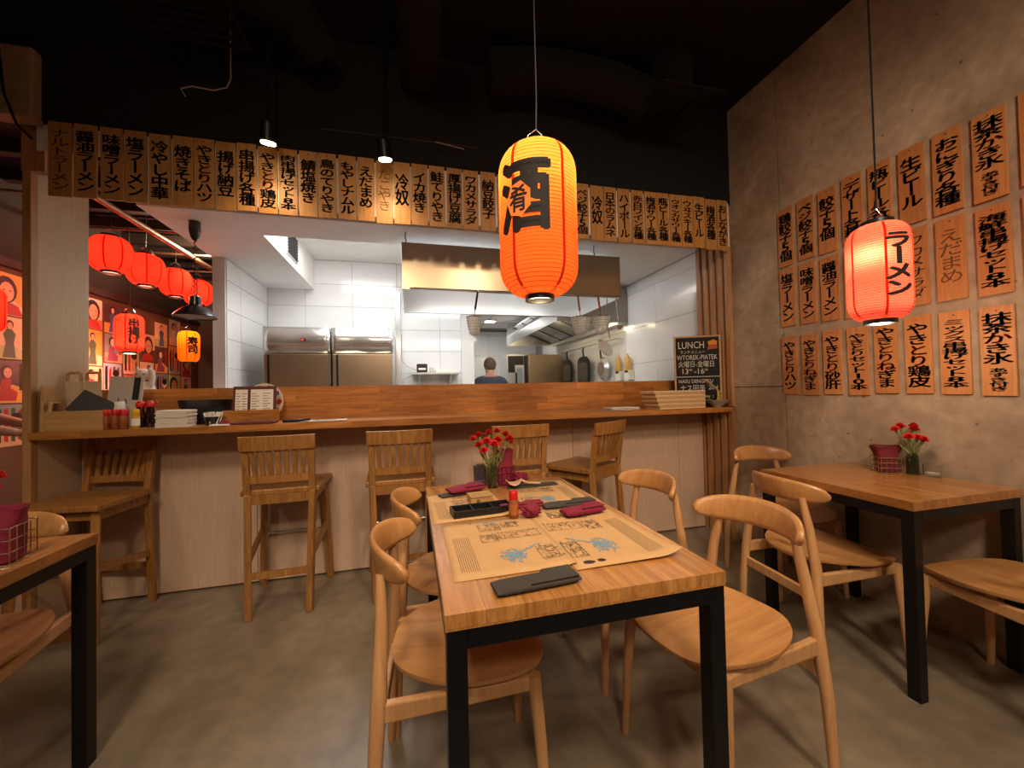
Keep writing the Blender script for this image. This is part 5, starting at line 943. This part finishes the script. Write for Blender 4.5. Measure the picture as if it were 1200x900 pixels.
def poster(y, z, w, h, k, label):
    r = random.Random(k*13+5); t = thing('wall_poster', label, 'poster', (XW+0.001, y, z), 0, 'posters on the left room wall')
    obj('sheet', G().b2((0, -w/2, 0), (0.0012, w/2, h)), PM[k % len(PM)], t)
    lay = k % 4; fm = FACES[k % 3]
    def poly(nm, pts, m, x): obj(nm, G().add([(x, a*w, b*h) for a, b in pts], [tuple(range(len(pts)))]), m, t)
    def blob(nm, cy, cz, ry, rz_, m, x):
        g = G(); flat(g, cy*w, cz*h, ry*w, rz_*w, 14, x); obj(nm, g, m, t)
    def looks(cy, cz, q):
        for s_ in (-1, 1): blob('printed_eye', cy+s_*q*0.42, cz+q*0.2*w/h, q*0.17, q*0.07, HAIR, 0.0026)
        blob('printed_mouth', cy, cz-q*0.62*w/h, q*0.2, q*0.08, INKR, 0.0026)
    poly('printed_ground', [(-0.5, 0), (0.5, 0), (0.5, r.uniform(0.2, 0.45)), (0.1, r.uniform(0.3, 0.5)), (-0.5, r.uniform(0.2, 0.4))], PM[(k*5+3) % len(PM)], 0.0014)
    if lay == 0:      # close portrait
        o = r.uniform(-0.1, 0.1); blob('printed_hair', o, 0.60, 0.36, 0.42, HAIR, 0.0018); blob('printed_face', o+0.03, 0.55, 0.23, 0.31, fm, 0.0020); looks(o+0.03, 0.55, 0.24); poly('printed_dress', [(-0.45, 0.01), (0.45, 0.01), (0.3, 0.24), (0.08, 0.3), (-0.1, 0.3), (-0.35, 0.22)], KIM[k % 6], 0.0022)
    elif lay == 1:    # standing figure
        o = r.uniform(-0.12, 0.12); poly('printed_dress', [(o-0.22, 0.03), (o+0.2, 0.03), (o+0.14, 0.4), (o+0.2, 0.6), (o+0.06, 0.72), (o-0.08, 0.72), (o-0.2, 0.58), (o-0.12, 0.38)], KIM[k % 6], 0.0018); blob('printed_hair', o, 0.82, 0.13, 0.14, HAIR, 0.0020); blob('printed_face', o+0.01, 0.79, 0.085, 0.11, fm, 0.0022); looks(o+0.01, 0.79, 0.09)
    elif lay == 2:    # seated figure with lettering column
        poly('printed_dress', [(-0.4, 0.05), (0.2, 0.05), (0.25, 0.25), (0.02, 0.35), (0.05, 0.55), (-0.12, 0.62), (-0.28, 0.52), (-0.3, 0.3)], KIM[k % 6], 0.0018); blob('printed_hair', -0.1, 0.74, 0.19, 0.20, HAIR, 0.0020); blob('printed_face', -0.07, 0.71, 0.13, 0.16, fm, 0.0022); looks(-0.07, 0.71, 0.13); poly('printed_band', [(0.3, 0.3), (0.42, 0.3), (0.42, 0.95), (0.3, 0.95)], (INK, INKR, WHITEP)[k % 3], 0.0018)
    else:             # printed bill with blocks of lettering
        for q in range(4): a0 = -0.42+0.22*q; poly('printed_band', [(a0, 0.1+0.08*r.random()), (a0+0.13, 0.1), (a0+0.13, 0.92), (a0, 0.92-0.2*r.random())], (INK, INKR, KIM[k % 6], INKB)[q], 0.0018)
        blob('printed_face', 0.18, 0.6, 0.17, 0.2, fm, 0.0022); blob('printed_hair', 0.18, 0.68, 0.19, 0.15, HAIR, 0.0024)
FACES = [FACE, plain('printed_face_pale', 'e2c0a4', 0.6), plain('printed_face_tan', 'c4906a', 0.6)]
cols = [2.75]; ws = []
r = random.Random(11); k = 0
for c in range(13):
    y = 3.02+c*0.268
    zz_ = 0.82+r.uniform(0, 0.1)
    for rw in range(4):
        h = r.uniform(0.28, 0.36)
        if zz_+h > 2.21: break
        poster(y+r.uniform(-0.012, 0.012), zz_, 0.245, h, k*3+c, f'{PN[(k*3+c) % 11]} poster with {KN[(k*3+c) % 6]} figure on left room wall, column {ORD[c]}, {("lowest", "second", "third", "top")[rw]} row')
        zz_ += h+0.012; k += 1
# figurine: white lucky cat on a post beyond the bar
cat = thing('lucky_cat', 'white beckoning cat figurine behind the bar upstand', 'figurine', (-1.80, 3.28, 1.20)); PORC = plain('white_porcelain', 'e4d8c8', 0.3)
obj('body', G().lathe([(0.045, 0), (0.062, 0.02), (0.064, 0.06), (0.052, 0.11), (0.038, 0.13)], 24), PORC, cat, smooth=60); hd_ = obj('head', G().ell((0, 0, 0.165), (0.055, 0.046, 0.045), 20, 12), PORC, cat, smooth=60)
for s_ in (-1, 1):
    obj('ear', G().lathe([(0.016, 0), (0.002, 0.035)], 10), PORC, cat, (s_*0.033, 0, 0.195), (0, s_*0.25, 0)); obj('eye', G().ell((s_*0.02, -0.043, 0.172), (0.007, 0.004, 0.004), 8, 6), INK, cat)
obj('nose', G().ell((0, -0.047, 0.158), (0.005, 0.003, 0.003), 8, 6), INKR, cat); obj('raised_paw', G().tube([(0.05, -0.02, 0.09), (0.066, -0.03, 0.15), (0.062, -0.035, 0.20)], [0.018, 0.016, 0.018], 10), PORC, cat, smooth=60); obj('collar', G().lathe([(0.042, 0.122), (0.045, 0.128), (0.042, 0.134)], 20), INKR, cat)
a, b = column_text('福', 0.05, 0.05, 0.085, 0.03); obj('painted_mark', G().add([(x, -0.0655, y) for x, y in a[0]], a[1]), INKR, cat)
t = thing('cat_plinth', 'dark wooden plinth under the white cat figurine', 'plinth', (-1.80, 3.28, 0)); obj('post', G().b2((-0.07, -0.07, 0), (0.07, 0.07, 1.16)), BEAM, t); obj('top', G().b2((-0.14, -0.12, 1.1602), (0.14, 0.12, 1.1995)), BEAM, t)
# bottle shelves at the far end
for k, z in enumerate((1.62, 1.92)):
    t = thing('bottle_shelf', 'small wall shelf at the far end of left room, %s one' % ('lower', 'upper')[k], 'shelf', (-2.15, 6.45, z), 0, 'bottle shelves'); obj('board', G().b2((-0.35, -0.08, 0), (0.35, 0.098, 0.02)), TRIMW, t); obj('bracket', G().b2((-0.3, 0.05, -0.08), (-0.28, 0.098, -0.0005)), BLACK, t); obj('bracket', G().b2((0.28, 0.05, -0.08), (0.3, 0.098, -0.0005)), BLACK, t)
    for q in range(4):
        b_ = thing('sake_bottle', f'pale bottle on the {("lower", "upper")[k]} far shelf of the left room, {ORD[q]} from left', 'bottle', (-2.42+q*0.17, 6.44, z+0.0205), 0, 'bottles on the far shelves'); obj('glass', G().lathe([(0.04, 0), (0.042, 0.15), (0.016, 0.2), (0.016, 0.25)], 16), plain('pale_bottle', 'd8b8a0', 0.2) if 'pale_bottle' not in MATS else MATS['pale_bottle'], b_, smooth=50); obj('cap', G().lathe([(0.018, 0.251), (0.018, 0.27)], 12), REDCAP, b_); obj('paper_label', G().lathe([(0.0428, 0.05), (0.0428, 0.12)], 16, cap=False), WHITEP, b_)

bl = thing('added_bulb', 'warm bulb added under the left room ceiling to light the posters', 'lamp', (-2.05, 4.7, 2.80)); obj('bulb', G().ell((0, 0, 0), (0.03, 0.03, 0.04), 14, 10), lamp_face('added_bulb_face', 'ffdca0', 12.0), bl, smooth=60); obj('socket', G().lathe([(0.018, 0.035), (0.02, 0.08), (0.006, 0.1), (0.006, 0.198)], 12), BLACK, bl)
l_ = light('POINT', (-2.05, 4.7, 2.74), 60, (1.0, 0.78, 0.50), 0.05)  # warm light of the added bulb, meant for the posters
# ================================================================ people
def person(name, label, loc, rz, shirt, trousers, hair, hairlong, arms, height=1.72, apron=None, lean=0.0):
    """one continuous skinned body facing local +y; arms = ((elbow, wrist, fingertip dir) for left, right)"""
    S = height/1.72; V = []; Ed = []; Rd = []
    def v(p, r, par=None):
        V.append(Vector(p)*S); Rd.append((r[0]*S, r[1]*S) if isinstance(r, tuple) else (r*S, r*S))
        if par is not None: Ed.append((par, len(V)-1))
        return len(V)-1
    pel = v((0, 0, 0.95), (0.15, 0.11)); wst = v((0, 0.01+lean*0.1, 1.10), (0.13, 0.10), pel); chs = v((0, 0.0+lean*0.3, 1.28), (0.155, 0.115), wst); upc = v((0, -0.005+lean*0.45, 1.40), (0.13, 0.09), chs)
    nk = v((0, 0.0+lean*0.55, 1.475), 0.056, upc); hb = v((0, 0.015+lean*0.65, 1.545), (0.070, 0.078), nk); hm = v((0, 0.018+lean*0.7, 1.62), (0.076, 0.092), hb); ht = v((0, 0.008+lean*0.75, 1.685), (0.060, 0.070), hm)
    ns = v((0, 0.112+lean*0.65, 1.585), 0.012, hb)
    for s_ in (-1, 1): v((s_*0.082, 0.005+lean*0.68, 1.60), (0.010, 0.022), hm)
    for s_, (el, wr_, fd) in zip((-1, 1), arms):
        sh = v((s_*0.185, lean*0.4, 1.40), 0.060, upc); e = v(el, 0.043, sh); w = v(wr_, 0.029, e); fdv = Vector(fd).normalized(); pm = v(Vector(wr_)+fdv*0.07, (0.040, 0.018), w)
        side = fdv.cross(Vector((0, 0, 1))); side = side.normalized() if side.length > 0.1 else Vector((1, 0, 0))
        for q, ln in ((-1.3, 0.065), (-0.45, 0.080), (0.45, 0.075), (1.3, 0.058)):
            b_ = Vector(wr_)+fdv*0.095+side*q*0.020; f1 = v(b_, 0.0095, pm); f2 = v(b_+fdv*ln*0.5+Vector((0, 0, -0.004)), 0.0085, f1); v(b_+fdv*ln+Vector((0, 0, -0.018)), 0.0075, f2)
        th = Vector(wr_)+fdv*0.04+side*(-s_)*0.036; f1 = v(th, 0.011, w); v(th+fdv*0.045+side*(-s_)*0.016, 0.009, f1)
    for s_ in (-1, 1):
        hp = v((s_*0.095, 0, 0.88), 0.098, pel); kn = v((s_*0.10, 0.015, 0.50), 0.062, hp); an = v((s_*0.10, -0.01, 0.09), 0.042, kn); v((s_*0.11, 0.13, 0.035), (0.042, 0.03), an)
    me = bpy.data.meshes.new('body'); me.from_pydata([tuple(p) for p in V], Ed, []); o = bpy.data.objects.new('tmp_body', me); COL.objects.link(o)
    sk = o.modifiers.new('skin', 'SKIN'); ly = me.skin_vertices[0].data if me.skin_vertices else None
    if ly is None:
        bpy.context.view_layer.objects.active = o; ly = me.skin_vertices[0].data
    for i, r_ in enumerate(Rd): ly[i].radius = r_; ly[i].use_root = i == 0
    ss = o.modifiers.new('sub', 'SUBSURF'); ss.levels = 2; ss.render_levels = 2
    dg = bpy.context.evaluated_depsgraph_get(); m2 = bpy.data.meshes.new_from_object(o.evaluated_get(dg)); bpy.data.objects.remove(o)
    for m in (SKIN, shirt, trousers, BLKPL): m2.materials.append(m)
    for p in m2.polygons:
        c = p.center/S; p.use_smooth = True; k = 0
        if c.z < 0.075: k = 3
        elif c.z < 0.96 and abs(c.x) < 0.25 and c.y < 0.17: k = 2
        elif 0.9 < c.z < 1.455 and abs(c.x) < 0.30: k = 1
        for (el, wr_, fd) in arms:
            d = Vector(wr_)-Vector(el)
            if (c-Vector(el)).dot(d) > 0.02 and (c-Vector(wr_)).length < d.length and ((c-Vector(el)).cross(d)).length/d.length < 0.09: k = 0
            if (c-Vector(wr_)).length < 0.19 and (c-Vector(wr_)).dot(d) > -0.04: k = 0
        p.material_index = k
    t = thing(name, label, 'person', loc, rz); put('body', m2, t)
    g = G(); c0_ = Vector((0, -0.008+lean*0.7, 1.632))*S; g.ell(c0_, (0.088*S, 0.103*S, 0.098*S), 20, 14)
    g2 = G(); keep = {}
    for i, p in enumerate(g.v): keep[i] = p[2] > (1.585+(0.055 if p[1] > 0.03*S+lean*0.7 else -hairlong))*S
    fs = [f for f in g.f if all(keep[i] for i in f)]; g2.add(g.v, fs); obj('hair', g2, hair, t, smooth=60)
    fz = lean*0.66
    for s_ in (-1, 1): obj('eye', G().ell(Vector((s_*0.031, 0.094+fz, 1.607))*S, (0.010*S, 0.006*S, 0.006*S), 10, 6), INK, t)
    obj('mouth', G().ell(Vector((0, 0.090+fz, 1.538))*S, (0.022*S, 0.006*S, 0.005*S), 10, 6), plain('lips', '9a5a50', 0.6) if 'lips' not in MATS else MATS['lips'], t)
    if apron:
        R = []
        for z, w_, yy in ((1.02, 0.16, 0.135), (0.9, 0.20, 0.155), (0.7, 0.21, 0.15), (0.5, 0.21, 0.14)): R.append([(w_*sin(a)*S, (yy*cos(a)*0.9+0.02)*S, z*S) for a in [(-1.35+i*0.27) for i in range(11)]])
        g = G().rows(R); ao = obj('apron', g, apron, t, smooth=60); s = ao.modifiers.new('thick', 'SOLIDIFY'); s.thickness = 0.004
    return t
GREYSH = plain('slate_blue_shirt', '3c4452', 0.85, var=0.1, scale=10); DARKSH = plain('black_shirt', '16121a', 0.85); TROU = plain('dark_trousers', '1c1c22', 0.85); HAIRB = plain('short_greying_hair', '6a5444', 0.8, var=0.2, scale=40); HAIRD = plain('dark_brown_hair', '241812', 0.7); APR = plain('dark_red_apron', '6a1418', 0.8)
person('person', 'cook with short hair in slate blue shirt seen from behind', (1.03, 5.20, 0), -0.12, GREYSH, TROU, HAIRB, 0.06, (((-0.30, 0.06, 1.14), (-0.20, 0.28, 1.02), (0.3, 1, -0.1)), ((0.30, 0.06, 1.14), (0.20, 0.28, 1.02), (-0.3, 1, -0.1))), 1.66, None, 0.10)
person('person', 'server in black shirt and dark red apron at left edge', (-2.61, 3.02, 0), -1.15, DARKSH, TROU, HAIRD, 0.16, (((-0.29, 0.04, 1.14), (-0.16, 0.27, 1.06), (0.3, 1, 0)), ((0.29, 0.05, 1.13), (0.20, 0.29, 1.03), (-0.1, 1, 0))), 1.70, APR, 0.0)
